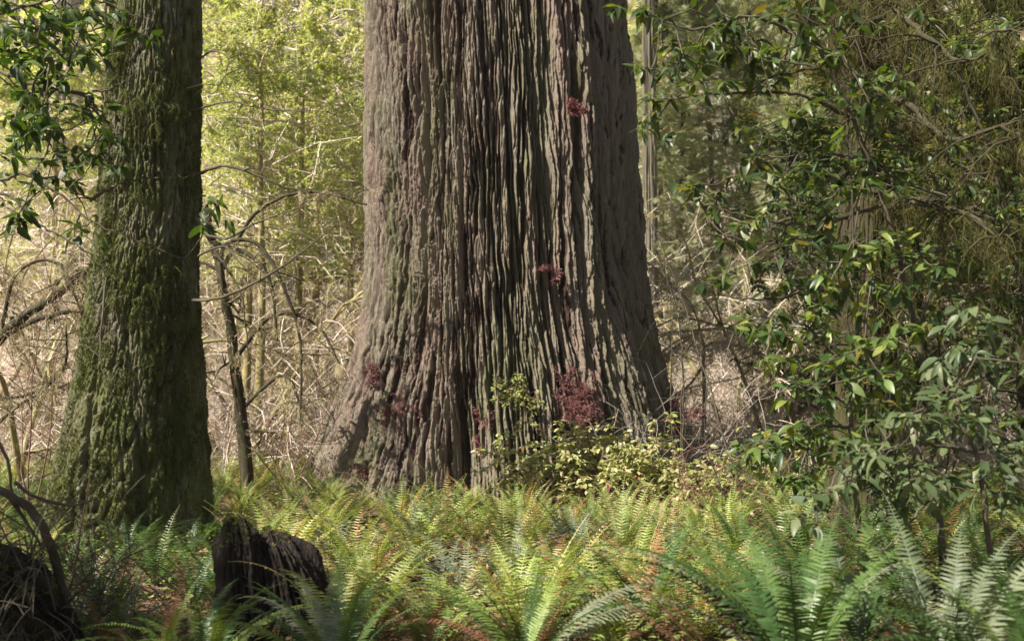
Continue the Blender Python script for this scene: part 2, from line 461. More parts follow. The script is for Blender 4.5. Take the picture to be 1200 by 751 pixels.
def hang_on(acc, pts, count, lmin, lmax, thick=.25, clump=4, jit=.04):
    """hang strands of moss from random points of a polyline"""
    pts = np.asarray(pts)
    m = count * clump
    s = np.repeat(U(0, len(pts) - 1.001, count), clump) + U(-.25, .25, m); s = np.clip(s, 0, len(pts) - 1.001)
    i = s.astype(int); f = (s - i)[:, None]
    O = pts[i] * (1 - f) + pts[i + 1] * f + U(-jit, jit, (m, 3))
    L = np.repeat(U(lmin, lmax, count), clump) * U(.4, 1, m)
    a = U(0, 2 * PI, m)
    Rm = np.zeros((m, 3, 3)); w = thick * U(.5, 1.3, m)
    Rm[:, 0, 0] = np.cos(a) * w; Rm[:, 0, 1] = -np.sin(a) * w; Rm[:, 1, 0] = np.sin(a) * w; Rm[:, 1, 1] = np.cos(a) * w; Rm[:, 2, 2] = L
    for k in range(4): acc.add(*inst(HANGS[k], Rm[k::4], O[k::4]))

def polyline(ctrl, n=16, wob=0.0):
    """smooth curve through control points"""
    c = np.asarray(ctrl, float); t = np.linspace(0, len(c) - 1, n)
    out = np.empty((n, 3))
    e = np.vstack([2 * c[0] - c[1], c, 2 * c[-1] - c[-2]])
    for k, tt in enumerate(t):
        i = min(int(tt), len(c) - 2); f = tt - i
        p0, p1, p2, p3 = e[i], e[i + 1], e[i + 2], e[i + 3]
        out[k] = .5 * (2 * p1 + (p2 - p0) * f + (2 * p0 - 5 * p1 + 4 * p2 - p3) * f * f + (3 * p1 - p0 - 3 * p2 + p3) * f ** 3)
    if wob: out[1:-1] += U(-wob, wob, (n - 2, 3))
    return out

def small_trunk(rows, D, nf, zs, furrow_f=6, depth=.03, scaly=True, lobes=.1, extra=None):
    S = sil(rows, D)
    th = thetas(nf, nf // 4)
    cx = np.interp(zs, S[:, 0], S[:, 1]); R = np.interp(zs, S[:, 0], S[:, 2])
    z = zs[:, None]; t = th[None]; r0 = float(np.median(R))
    px, py = r0 * np.cos(t), r0 * np.sin(t)
    base = np.exp(-np.clip(z - gz(cx[0], D), 0, 9) / .7)
    disp = lobes * base * (.6 * np.cos(4 * t + .6) + .4 * np.cos(7 * t + 2)) * np.clip(1.2 - np.abs(np.cos(t)) ** 3, 0, 1)
    wx = .04 * pn(px * 4, py * 4, z * 2)
    n1 = np.clip(np.abs(pn((px + wx) * furrow_f, (py - wx) * furrow_f, z * (furrow_f * .17 if scaly else furrow_f * .1))) / .22, 0, 1)
    n2 = np.clip(np.abs(pn(px * furrow_f * 2.3, py * furrow_f * 2.3 + 5, z * furrow_f * (.45 if scaly else .3))) / .25, 0, 1)
    n3 = pn(px * 30, py * 30, z * 24)
    lump = pn(px * 3 + 9, py * 3, z * 2.2)
    vs = 1.0 if scaly else .25
    n4 = np.clip(np.abs(pn(px * 13, py * 13, z * 3.8 * vs + 3)) / .25, 0, 1); n5 = np.clip(np.abs(pn(px * 27, py * 27, z * 7.5 * vs)) / .3, 0, 1)
    n6 = pn(px * 60, py * 60, z * 36 * vs)
    disp = disp + depth * .65 * (n1 ** .7 - 1) + depth * .5 * (n2 ** .7 - 1) + depth * .55 * (n4 - 1) + depth * .36 * (n5 - 1) + depth * .22 * n6 + depth * .2 * lump
    if extra is not None: disp = disp + extra(t, z)
    V, Q = grid_trunk(th, zs, cx[:, None], D, R[:, None] + disp)
    H = (.6 * n1 + .4 * n2) * np.ones_like(disp)
    return V, Q, H.reshape(-1), (th, zs, cx, R, disp)

# tuft of moss: tiny upright blades
def tuft(n=7):
    V, Q = [], []
    for i in range(n):
        d = norm(np.append(U(-1, 1, 2), U(.35, 1.0))); s = norm(np.cross(d, [.3, .8, .1])) * .13
        k = len(V); V += [-s, s, d * .8 + s * .5, d - s * .1]; Q.append((k, k + 1, k + 2, k + 3))
    return np.array(V), np.array(Q)
TUFT = tuft()

def left_tree():
    D = 11.6
    rows = [(-500, 142, 232), (0, 130, 236), (100, 124, 236), (200, 119, 234), (250, 117, 233), (300, 111, 232), (350, 105, 233), (400, 97, 236),
            (450, 88, 240), (500, 76, 242), (550, 67, 245), (600, 55, 249), (650, 40, 256)]
    zs = np.concatenate([np.linspace(-.35, 5.4, 700), np.linspace(5.45, 13, 90)])
    def cav(t, z):     # hollow between two root flares
        g = np.exp(-((t + PI / 2 + .55 - .1 * z) / .16) ** 2) * sstep(.9, .1, z) * .30
        g2 = np.exp(-((t + PI / 2 - .45) / .10) ** 2) * sstep(1.5, .2, z) * .14
        g3_ = np.exp(-((t + PI / 2 + .2 + .12 * z) / .05) ** 2) * sstep(3.0, 1.5, z) * .06
        return -g - g2 - g3_
    V, Q, H, g = small_trunk(rows, D, 560, zs, 6.5, .042, True, .12, cav)
    th, zz, cx, R, disp = g
    root = thing('spruce_tree', 'mossy conifer trunk with scaly bark and flaring roots, left of the giant trunk', 'tree', (cx[30], D, 0))
    build('trunk', (V, Q, H), M['spruce'], root, attr='h')
    # moss tufts, thick on ledges of the front-right side
    n = 150000
    ti = U(-PI - .2, .3, n); zi = U(.0, 5.6, n)
    dens = pn(np.cos(ti) * 2.2, np.sin(ti) * 2.2, zi * 1.1 + 2) + .5 * pn(np.cos(ti) * 7, np.sin(ti) * 7, zi * 5) + .22 * np.cos(ti + .9) - .05
    keep = dens + .10 - .075 * zi > U(-.30, .42, n)
    ti, zi = ti[keep], zi[keep]
    i = np.clip(np.searchsorted(zz, zi), 0, len(zz) - 1); j = np.clip(np.searchsorted(th[:560], ti), 0, 559)
    rr = R[i] + disp[i, j]
    O = np.stack([cx[i] + rr * np.cos(ti), D + rr * np.sin(ti), zi], -1)
    nrm = np.stack([np.cos(ti), np.sin(ti), np.full(len(ti), -.35)], -1)
    a = Acc()
    sc = U(.008, .024, len(ti))
    Rm = mats(norm(np.cross(nrm, rdir(len(ti)))), nrm, sc)
    a.add(*inst(TUFT, Rm, O, np.clip(.45 + .5 * pn(O[:, 0] * 5, O[:, 1] * 5, O[:, 2] * 5) + U(-.25, .25, len(ti)), 0, 1)))
    build('moss', a, M['moss_bright'], root, smooth=False)
    # moss beard strands on the sides
    a = Acc()
    for _ in range(46):
        t0 = U(-PI * .95, -.05); z0 = U(1.5, 5.4); r0 = np.interp(z0, zz, R) + .01; c0 = np.interp(z0, zz, cx)
        p = np.array([[c0 + r0 * math.cos(t0 + s), D + r0 * math.sin(t0 + s), z0] for s in (-.06, 0, .06)])
        hang_on(a, p, 3, .10, .38, .10, 4, .012)
    build('hanging_moss', a, M['moss_bright'], root)
    # dead branches
    specs = [[(226, 352, 11.3), (262, 348, 11.0), (310, 325, 10.8), (345, 302, 10.7), (395, 262, 10.5)],
             [(228, 268, 11.3), (262, 280, 11.2), (300, 262, 11.0), (360, 240, 10.9)],
             [(228, 205, 11.4), (262, 195, 11.3), (300, 205, 11.2), (345, 222, 11.2), (420, 232, 11.2)],
             [(230, 255, 11.4), (256, 300, 11.3), (282, 345, 11.2), (292, 420, 11.2)],
             [(232, 70, 11.5), (252, 60, 11.4), (268, 72, 11.3), (258, 100, 11.3), (240, 120, 11.3)],
             [(232, 300, 11.2), (265, 290, 11.0), (300, 330, 10.9), (318, 320, 10.9), (350, 330, 10.9)],
             [(228, 130, 11.4), (270, 120, 11.2), (310, 128, 11.1), (400, 132, 11.0)],
             [(125, 325, 11.0), (118, 400, 10.8), (122, 440, 10.7), (142, 480, 10.7)]]
    for k, s in enumerate(specs):
        a = Acc(); pts = polyline([P(*q) for q in s], 18, .008)
        r = np.linspace(.020, .005, 18) * (.6 if k > 3 else 1)
        a.add(*tube(pts, r, 5), .5)
        for m in range(5):
            b = pts[int(U(5, 17))]; d = rdir(1, -.3, .6)[0] * U(.15, .45)
            a.add(*tube(polyline([b, b + d * .5 + U(-.04, .04, 3), b + d + [0, 0, -.06]], 6), np.linspace(.007, .002, 6), 3), .5)
        build('branch', a, M['twig_dark'], root)
    return root
LT = left_tree()

def right_tree():
    D = 11.0
    rows = [(-500, 990, 1036), (0, 984, 1042), (200, 982, 1044), (400, 981, 1046), (520, 977, 1048), (600, 968, 1056), (660, 955, 1070)]
    zs = np.concatenate([np.linspace(-.35, 5.2, 320), np.linspace(5.3, 12, 60)])
    V, Q, H, g = small_trunk(rows, D, 200, zs, 7.5, .026, False, .06)
    root = thing('moss_draped_tree', 'slender brown trunk hung with olive moss among the broad leaves on the right', 'tree', (3.6, D, 0))
    build('trunk', (V, Q, H), M['brownbark'], root, attr='h')
    th, zz, cx, R, disp = g
    mo = Acc()
    limbs = [[(1010, 90, 10.9), (1060, 60, 10.4), (1130, 75, 10.0), (1190, 30, 9.8)],
             [(1015, 160, 10.9), (1090, 150, 10.3), (1150, 190, 10.0), (1230, 170, 9.8)],
             [(1010, 20, 10.9), (960, -10, 10.4), (930, 10, 10.0)],
             [(1015, 250, 10.9), (1080, 235, 10.3), (1150, 250, 9.9), (1220, 300, 9.6)],
             [(1012, 330, 10.9), (1090, 300, 10.5), (1160, 330, 10.2), (1215, 345, 10)],
             [(1012, 60, 11.1), (1090, 10, 11.3), (1180, 100, 11.6), (1250, 120, 11.8)],
             [(1010, -60, 10.9), (1090, -30, 10.4), (1200, -20, 9.8)],
             [(1010, -40, 10.9), (1040, -15, 10.0), (1085, 20, 9.4)],
             [(1012, 30, 10.9), (1050, 15, 9.2), (1085, 45, 8.0), (1135, 70, 7.4), (1185, 35, 7.0)],
             [(1012, 110, 10.9), (1060, 120, 9.0), (1110, 165, 7.8), (1170, 150, 7.4), (1230, 180, 7.2)],
             [(1010, 60, 10.9), (995, 40, 9.5), (985, 55, 8.2), (960, 80, 7.6)],
             [(1015, 220, 10.9), (1080, 240, 9.0), (1130, 250, 7.8), (1185, 290, 7.4)]]
    for q_, s in enumerate(limbs):
        a = Acc(); pts = polyline([P(*q) for q in s], 22, .015)
        a.add(*tube(pts, np.linspace(.05, .012, 22) * U(.7, 1.1) * (1 if q_ < 8 else .6), 6), .5)
        hang_on(mo, pts, 60 if q_ < 8 else 30, .15, .85 if q_ < 8 else .55, .08, 5, .05)
        for m in range(14):
            b = pts[int(U(4, 22))]; d = rdir(1, -.5, .5)[0] * U(.3, .8)
            tp = polyline([b, b + d * .5 + [0, 0, .03], b + d + [0, 0, -.12]], 8, .01)
            a.add(*tube(tp, np.linspace(.011, .003, 8), 4), .4)
            hang_on(mo, tp, 8 if q_ < 8 else 3, .1, .5, .07, 4, .03)
        build('branch', a, M['moss_limb_dark'], root)
    for _ in range(90):
        t0 = U(-PI, 0); z0 = U(1.2, 5.3); r0 = np.interp(z0, zz, R); c0 = np.interp(z0, zz, cx)
        p = np.array([[c0 + r0 * math.cos(t0 + s), D + r0 * math.sin(t0 + s), z0] for s in (-.1, 0, .1)])
        hang_on(mo, p, 2, .15, .6, .12, 4, .012)
    build('hanging_moss', mo, M['moss_hang'], root)
    return root
RT = right_tree()

# ------------------------------------------------------------------ broad-leaved shrubs
def whorls(acc, pts, n_leaf, size, tmpl, drop=.35, outdir=None):
    """leaf rosettes at points (m,3)"""
    pts = np.asarray(pts)
    for T in tmpl:
        m = len(pts) * n_leaf // len(tmpl)
        O = pts[rng.integers(0, len(pts), m)] + U(-.02, .02, (m, 3))
        d = rdir(m, -.7 - drop * .6, .75 - drop)
        up = norm(rdir(m, -.2, 1) * .55 + np.array([-.2, -.25, .8]))
        acc.add(*inst(T, mats(d, up, size * U(.4, 1.25, m)), O + d * .015))

def leafy_shrub(name, label, base, stems, regions, mat, size, d_leaf, nl=6, stem_r=.03, stemmat='twig_dark', group=None, tm=(LEAF_BIG, LEAF_BIG2, LEAF_BIG3, LEAF_BIG4), stem_name='stem'):
    root = thing(name, label, 'shrub', base, group)
    allp = []
    for ks, s in enumerate(stems):
        a = Acc(); pts = polyline([P(*q) if len(q) == 3 else q[0] for q in s], 44, .010)
        r = np.linspace(stem_r, stem_r * .22, 44) * (1 if ks == 0 else .55) * U(.85, 1.15, 44)
        a.add(*tube(pts, r, 6), .5); allp.append(pts)
        build(stem_name, a, M[stemmat], root)
    allp = np.concatenate(allp)
    tw, lf, wp = Acc(), Acc(), []
    for (px, py, rad, cnt) in regions:
        for _ in range(max(1, int(cnt * (.95 if mat != 'darkleaf' else .72)))):
            q = rng.normal(0, .5, 2) * rad * (1 if mat != 'darkleaf' else 1.5)
            c = P(px + q[0], py + q[1], d_leaf + U(-.7, .7))
            k = np.argsort(np.linalg.norm(allp - c - [0, 0, .1], axis=1))[int(U(0, 3))]
            b = allp[k]; L = np.linalg.norm(c - b)
            mid = b * .45 + c * .55 + np.array([0, 0, -.08 * L]) + U(-.06, .06, 3) * L
            tp = polyline([b, mid, c], 9, .006)
            tw.add(*tube(tp, np.linspace(.0075, .003, 9), 4), U(0, 1))
            wp.append(c); 
            if L > .35: wp.append(tp[6] + U(-.03, .03, 3))
            # side twiglet
            d = rdir(1, -.4, .5)[0] * U(.08, .2)
            tw.add(*tube(np.array([tp[6], tp[6] + d * .5 + [0, 0, .01], tp[6] + d]), [.004, .003, .002], 3), .5)
            wp.append(tp[6] + d)
            allp = np.vstack([allp, tp[5:9:3]])
    whorls(lf, np.array(wp), nl, size, tm)
    build('twigs', tw, M[stemmat], root); build('leaves', lf, M[mat], root)
    return root

gb = lambda px, d: (P(px, 600, d)[0], d, float(gz(P(px, 600, d)[0], d)))
b1 = gb(1105, 8.4)
leafy_shrub('rhododendron_shrub', 'tall broad-leaved evergreen shrub reaching out towards the giant trunk, top right', b1,
    [[(np.array(b1),), (1085, 450, 8.4), (1040, 250, 8.3), (985, 110, 8.2), (930, 0, 8.0), (880, -80, 7.9)],
     [(1000, 140, 8.2), (940, 112, 8.0), (880, 108, 7.9), (820, 112, 7.9), (760, 120, 7.9)],
     [(955, 50, 8.1), (880, 20, 7.9), (810, 35, 7.8), (745, 8, 7.8)],
     [(1035, 240, 8.3), (960, 262, 8.1), (885, 257, 8.0), (805, 232, 8.0)],
     [(1020, 190, 8.3), (950, 175, 8.2), (890, 160, 8.1)],
     [(1060, 330, 8.4), (1010, 300, 8.0), (930, 345, 7.9), (870, 350, 7.9), (835, 340, 7.9)]],
    [(800, 70, 34, 8), (850, 50, 45, 9), (765, 128, 26, 5), (880, 80, 50, 10), (920, 30, 50, 9), (850, 20, 50, 7), (825, 230, 24, 5), (880, 250, 36, 8),
     (860, 190, 30, 4), (940, 210, 50, 10), (930, 150, 50, 9), (980, 60, 50, 9), (960, 280, 40, 8), (1010, 200, 40, 9), (845, 340, 14, 3), (900, 330, 24, 5), (750, 10, 18, 4), (1000, 120, 40, 8)],
    'rhodo', .112, 8.0, 6, .030)
b2 = gb(1010, 8.0)
leafy_shrub('rhododendron_shrub', 'broad-leaved shrub in front of the slender moss-hung trunk, leaves at mid height', b2,
    [[(np.array(b2),), (1000, 520, 7.9), (985, 430, 7.8), (940, 380, 7.7), (895, 375, 7.7)],
     [(995, 500, 7.9), (940, 500, 7.7), (890, 520, 7.7), (868, 520, 7.6)],
     [(985, 430, 7.8), (1030, 350, 7.8), (1075, 300, 7.9), (1110, 230, 8.0)],
     [(990, 470, 7.8), (950, 450, 7.7), (930, 440, 7.6)]],
    [(1015, 200, 40, 9), (1015, 300, 36, 8), (1008, 420, 36, 9), (1022, 110, 40, 8), (1030, 570, 36, 8), (1060, 440, 30, 6), (905, 385, 34, 11), (940, 440, 40, 10), (960, 370, 40, 9), (900, 525, 30, 8), (950, 510, 42, 10), (1000, 470, 40, 8), (1010, 540, 40, 9), (1040, 390, 36, 7), (1060, 310, 40, 6), (985, 330, 40, 7), (930, 560, 30, 6)],
    'rhodo', .112, 7.7, 6, .024)
b3 = gb(1165, 7.0)
leafy_shrub('rhododendron_shrub', 'broad-leaved shrub with pale grey-green sheen at the far right edge', b3,
    [[(np.array(b3),), (1150, 560, 6.9), (1125, 480, 6.9), (1130, 420, 6.9), (1160, 390, 6.9)],
     [(1140, 530, 6.9), (1080, 520, 6.7), (1030, 530, 6.6), (985, 545, 6.6)],
     [(1150, 560, 6.9), (1090, 585, 6.7), (1040, 640, 6.6), (1000, 640, 6.6)],
     [(1130, 450, 6.9), (1180, 430, 6.8), (1220, 420, 6.8)]],
    [(1150, 400, 40, 10), (1120, 440, 40, 8), (1080, 490, 50, 10), (1150, 480, 44, 9), (1040, 530, 44, 9), (1000, 550, 34, 8), (1100, 550, 44, 8), (1180, 540, 36, 7), (1060, 590, 40, 8), (1195, 430, 24, 6), (960, 590, 26, 5), (1150, 585, 40, 6)],
    'rhodo_pale', .108, 6.75, 6, .022)
b5 = gb(1240, 9.5)
leafy_shrub('rhododendron_shrub', 'tall dim leafy shrub behind the hanging moss, upper right corner', b5,
    [[(np.array(b5),), (1220, 450, 9.5), (1190, 300, 9.4), (1150, 150, 9.3), (1100, 40, 9.2)],
     [(1190, 300, 9.4), (1120, 270, 9.2), (1075, 390, 9.1), (1050, 420, 9.1)],
     [(1170, 220, 9.3), (1100, 180, 9.2), (1050, 160, 9.2)]],
    [(1100, 60, 60, 14), (1160, 40, 50, 12), (1050, 170, 50, 10), (1120, 180, 60, 12), (1180, 200, 50, 12), (1090, 280, 50, 11), (1160, 300, 60, 13), (1120, 360, 50, 9), (1190, 350, 40, 9), (1060, 100, 50, 8)],
    'rhodo', .108, 9.2, 6, .028)
b4 = (P(-90, 600, 8.0)[0], 8.0, float(gz(P(-90, 600, 8)[0], 8.0)))
leafy_shrub('evergreen_shrub', 'dark leafy evergreen branches hanging into the upper left corner beside the mossy trunk', b4,
    [[(np.array(b4),), (-85, 420, 8.0), (-60, 230, 8.0), (-30, 60, 8.0), (10, -60, 8.0)],
     [(-50, 70, 8.0), (10, 88, 7.9), (60, 106, 7.8), (125, 106, 7.8), (165, 80, 7.8)],
     [(60, 106, 7.8), (98, 112, 7.8), (122, 138, 7.8), (136, 172, 7.8)],
     [(-70, 250, 8.0), (0, 225, 7.9), (50, 265, 7.8), (90, 288, 7.8), (130, 322, 7.8)],
     [(-65, 230, 8.0), (0, 212, 7.9), (30, 205, 7.8), (70, 228, 7.8), (105, 258, 7.8), (170, 286, 7.8), (235, 312, 7.8)],
     [(-20, 20, 8.0), (40, 5, 7.9), (90, -5, 7.8), (150, 15, 7.8), (180, 25, 7.8)],
     [(105, 235, 7.8), (150, 212, 7.8), (200, 208, 7.9)]],
    [(115, 120, 18, 6), (45, 110, 34, 9), (125, 30, 22, 6), (130, 170, 14, 4), (50, 50, 34, 19), (95, 40, 34, 18), (30, 80, 34, 12), (100, 5, 40, 12), (40, 5, 30, 9), (60, 150, 34, 14), (95, 170, 22, 8), (25, 145, 26, 9), (60, 190, 34, 12), (15, 190, 26, 8), (110, 60, 20, 6), (20, 240, 22, 6), (85, 270, 22, 4), (70, 100, 20, 5), (8, 40, 20, 8), (242, 232, 12, 3)],
    'darkleaf', .115, 7.85, 5, .026)

# ------------------------------------------------------------------ ferns
def frond_arrays(L, f0, f1, npair, wmax, detail, rv=None, twist=.35, curl=0.0):
    """one frond leaving the origin in the +X/+Z plane; f0,f1 lean from vertical at base and tip"""
    n = 14
    s = np.linspace(0, 1, n); ph = f0 + (f1 - f0) * s ** 1.5
    dx, dz = np.sin(ph), np.cos(ph); ds = L / (n - 1)
    X = np.concatenate([[0], np.cumsum((dx[1:] + dx[:-1]) / 2 * ds)]); Z = np.concatenate([[0], np.cumsum((dz[1:] + dz[:-1]) / 2 * ds)])
    Yc = curl * L * s ** 2
    pts = np.stack([X, Yc, Z], -1)
    a = Acc(); rv = U(0, .8) if rv is None else rv
    a.add(*tube(pts, np.linspace(.005, .0015, n) * (L ** .5), 3), min(1, rv + .1))
    t = np.linspace(.13, .985, npair)
    O = np.stack([np.interp(t, s, X), np.interp(t, s, Yc), np.interp(t, s, Z)], -1)
    T = norm(np.stack([np.interp(t, s, dx), np.zeros(npair), np.interp(t, s, dz)], -1))
    Nn = np.stack([-T[:, 2], np.zeros(npair), T[:, 0]], -1)      # upper face normal
    Nn = np.where(Nn[:, 2:3] < 0, -Nn, Nn)
    prof = np.interp(t, [.1, .2, .35, .6, .85, 1], [.55, .9, 1, .78, .38, .06]) * wmax
    if detail:
        tm = (np.array([(-.11, 0, 0), (.15, 0, 0), (-.10, .35, .02), (.10, .35, .02), (-.07, .7, -.03), (.065, .7, -.03), (-.01, 1, -.10), (.01, 1, -.10)]),
              np.array([(0, 1, 3, 2), (2, 3, 5, 4), (4, 5, 7, 6)]))
    else:
        tm = (np.array([(-.12, 0, 0), (.12, 0, 0), (.07, .55, 0), (0, 1, -.1)]), np.array([(0, 1, 2, 3)]))
    for sg in (-1, 1):
        side = np.array([0, sg, 0.])
        d = norm(side[None] * .93 + T * U(.22, .42, npair)[:, None] + Nn * U(-.18, .10, npair)[:, None])
        up = norm(Nn + T * (-sg * 0 + U(-.1, twist, npair))[:, None])
        a.add(*inst(tm, mats(d, up, prof * U(.85, 1.1, npair)), O, np.clip(rv + U(-.07, .07, npair), 0, 1)))
    return a.arrays()

FR = {}
def frond_set(key, mat, specs, npair, w, detail, rvr):
    FR[key] = []
    for (L, f0, f1) in specs:
        V, Q, A = frond_arrays(L, f0, f1, npair, w * L ** .5, detail, U(*rvr), curl=U(-.12, .12))
        FR[key].append(mesh_data('frond', V, Q, A, M[mat], False))
SPEC = [(1.0, .25, 1.5), (1.05, .35, 1.7), (.95, .15, 1.2), (1.1, .5, 1.9), (.9, .6, 2.0), (1.0, .1, .9), (1.1, .3, 1.35), (.8, .75, 2.1)]
frond_set('green', 'fern_shaded', SPEC, 44, .085, True, (.1, .7))
frond_set('fresh', 'fern', SPEC, 42, .085, True, (.1, .6))
frond_set('grey', 'fern_grey', SPEC, 44, .085, True, (.1, .8))
frond_set('dead', 'fern_dead', [(1.0, .3, .9), (.8, .9, 2.4), (.9, .6, 2.0)], 34, .082, True, (.1, .7))

def hero_fern(label, px, py, d, fronds):
    """fronds: list of (set, index, screen azimuth deg (0 = to the right, 90 = away), scale, lean deg)"""
    b = P(px, py, d)
    b[2] = float(gz(b[0], b[1])) + .02
    root = thing('sword_fern', label, 'fern', b, 'large sword ferns along the front')
    for (k, i, az, s, lean) in fronds:
        o = link('frond', FR[k][i % len(FR[k])], root)
        o.rotation_euler = (U(-.12, .12), math.radians(lean), math.radians(az))
        o.scale = (s * 1.22,) * 3
        if k == 'dead': o['label'] = 'withered rust brown frond'
    return root

def ring(k, n, s=(.8, 1.1), a0=0, a1=360, idx=None):
    return [(k if not isinstance(k, (list, tuple)) else k[int(U(0, len(k)))], int(U(0, 8)) if idx is None else idx[int(U(0, len(idx)))],
             a0 + (a1 - a0) * (j + U(.2, .8)) / n, U(*s), U(-6, 8)) for j in range(n)]

DARK = ['green', 'green', 'green', 'fresh']
hero_fern('withered fern with rust brown fronds leaning left, in front of the large dark fern', 890, 815, 4.9, [('dead', 0, 172, 1.0, 12), ('dead', 0, 178, .92, 16), ('dead', 0, 166, .85, 8), ('dead', 1, 200, .6, 0), ('dead', 2, 100, .6, 0)])
hero_fern('large dark sword fern right of centre at the bottom', 935, 800, 5.6,
          [('green', 3, 150, 1.08, 2), ('green', 1, 165, 1.12, 4), ('green', 3, 178, 1.05, 2), ('green', 6, 140, 1.1, 12), ('grey', 3, 160, 1.1, 0), ('green', 3, 128, 1.0, 4),
           ('green', 1, 110, 1.05, 0), ('grey', 4, 172, 1.15, 2), ('green', 6, 92, 1.0, 4), ('green', 1, 60, 1.0, 4), ('grey', 3, 30, 1.0, 0), ('green', 6, 15, 1.0, 8)] + ring(DARK, 8, (.8, 1.0)))
hero_fern('sword fern with tall pale upright fronds at the bottom right', 1110, 830, 5.1,
          [('grey', 5, 165, 1.0, 2), ('grey', 2, 30, 1.0, 4), ('grey', 6, 15, 1.0, 4), ('grey', 5, 95, 1.0, 6), ('green', 0, 150, .9, 4), ('grey', 2, 60, 1.0, 0), ('grey', 0, 185, .95, 4), ('grey', 1, 0, .95, 0)] + ring(['green', 'grey'], 9, (.75, .95)))
hero_fern('dark sword fern cut by the right edge of the picture, fronds arching left', 1225, 800, 4.9,
          [('green', 3, 165, 1.0, 0), ('green', 1, 190, 1.0, 6), ('fresh', 0, 150, 1.0, 2), ('grey', 3, 140, .95, 0), ('green', 4, 200, 1.0, 0)] + ring(DARK, 12, (.8, 1.0)))
hero_fern('dark green fern arching up in front of the rotten stump', 395, 825, 5.6,
          [('grey', 3, 150, .72, 2), ('grey', 1, 128, .76, 4), ('green', 3, 165, .70, 0), ('grey', 1, 105, .70, 0), ('green', 3, 75, .75, 4), ('green', 1, 60, .70, 0), ('fresh', 3, 172, .75, 10), ('green', 6, 90, .75, 6)] + ring('green', 8, (.55, .7)))
hero_fern('small fern with bright fronds on the left foot of the rotten stump', 235, 800, 5.9,
          [('fresh', 3, 35, .70, 8), ('fresh', 1, 20, .66, 12), ('grey', 3, 55, .66, 14)] + ring(DARK, 10, (.45, .65)))
hero_fern('fern with one pale frond poking in at the lower left corner', -50, 790, 5.0,
          [('grey', 3, 15, .74, 6), ('green', 4, 10, .7, 8), ('dead', 2, 0, .7, 10), ('green', 3, 40, .7, 6), ('grey', 4, -10, .65, 6)] + ring('green', 8, (.5, .65)))
hero_fern('low fern with pale fronds arching sideways at the bottom centre', 615, 815, 5.9,
          [('grey', 3, 25, .92, 8), ('grey', 4, 10, .95, 6), ('green', 3, 150, .85, 8), ('fresh', 3, 40, .9, 4), ('dead', 2, 170, .8, 6), ('grey', 3, 5, .85, 12)] + ring(DARK + ['dead'], 9, (.55, .75)))
hero_fern('fern with looping yellow green fronds at the bottom right of the stump', 500, 800, 6.4,
          [('fresh', 4, 30, .7, 0), ('fresh', 3, 150, .7, 0), ('dead', 1, 80, .6, 0), ('fresh', 7, 0, .75, -6), ('dead', 2, 130, .7, 0)] + ring(['fresh', 'green', 'dead', 'dead'], 9, (.45, .65)))
hero_fern('fern with a drooping pale frond between the bush and the big dark fern', 760, 745, 6.7,
          [('grey', 3, 160, .95, 4), ('grey', 4, 190, .95, 4), ('fresh', 1, 180, .9, 4), ('grey', 3, 175, .9, 10), ('green', 1, 60, .8, 0)] + ring(['fresh', 'green', 'dead'], 9, (.6, .85)))
hero_fern('fern in dark shade under the grey-green shrub', 1010, 745, 6.4,
          [('grey', 5, 110, .9, 0), ('green', 6, 70, .95, 0), ('grey', 3, 150, .9, 0)] + ring(['green', 'green', 'dead'], 11, (.7, .9)))
hero_fern('fern low beside the curved stem at the left edge', 130, 740, 6.4, ring(['green', 'green', 'dead'], 12, (.45, .65)))
hero_fern('ragged fern with brown fronds low at the bottom left, beside the stump', 190, 770, 6.0, ring(['green', 'fresh', 'dead', 'dead'], 13, (.4, .6)))

# fern bed: single-mesh ferns sharing a few shapes
def clump(nf, L, mat, lo, hi, brown, npair=26):
    a = Acc()
    for j in range(nf):
        rv = U(*lo) if U(0, 1) > brown else U(*hi)
        l = L * U(.7, 1.1)
        e = U(.16, .70)
        V, Q, A = frond_arrays(l, e, e + U(.5, 1.5), npair, .095 * l ** .5, False, rv, .5, U(-.15, .15))
        az = 2 * PI * (j + U(0, .8)) / nf; c, s_ = math.cos(az), math.sin(az)
        V = V @ np.array([[c, s_, 0], [-s_, c, 0], [0, 0, 1]]) + np.array([c, s_, 0]) * .02
        a.add(V, Q, A)
    for j in range(int(U(3, 7))):
        l = L * U(.5, .9); e = U(.9, 1.5)
        V, Q, A = frond_arrays(l, e, e + U(.6, 1.2), 20, .06 * l ** .5, False, U(.9, 1), .9, U(-.3, .3))
        az = U(0, 6.28); c, s_ = math.cos(az), math.sin(az)
        a.add(V @ np.array([[c, s_, 0], [-s_, c, 0], [0, 0, 1]]) + [0, 0, .06], Q, A)
    V, Q, A = a.arrays()
    return mesh_data('fern', V, Q, A, M[mat], False)
CL = {'sun': [clump(int(U(15, 22)), .88, 'fern', (.2, .86), (.86, 1), .13) for _ in range(7)],  # sun and shade clumps take the lit and the shaded fern colours
      'shade': [clump(int(U(13, 19)), .9, 'fern_shaded', (.1, .9), (.9, 1), .06) for _ in range(4)],
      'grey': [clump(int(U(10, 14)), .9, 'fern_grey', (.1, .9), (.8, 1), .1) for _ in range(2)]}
ZONE = {
 'foot': ('yellow green sword fern in the sunlit bank at the foot of the giant trunk', 'ferns at the foot of the giant trunk'),
 'bed': ('light green sword fern in the open bed between stump and bush', 'ferns of the open bed'),
 'left': ('deep green sword fern on the shady floor around the mossy left trunk', 'ferns around the left trunk'),
 'right': ('sword fern low in the shade beneath the broad-leaved shrubs', 'ferns under the shrubs'),
 'gap': ('small sword fern on the far floor behind the mossy left trunk', 'ferns behind the left trunk'),
}
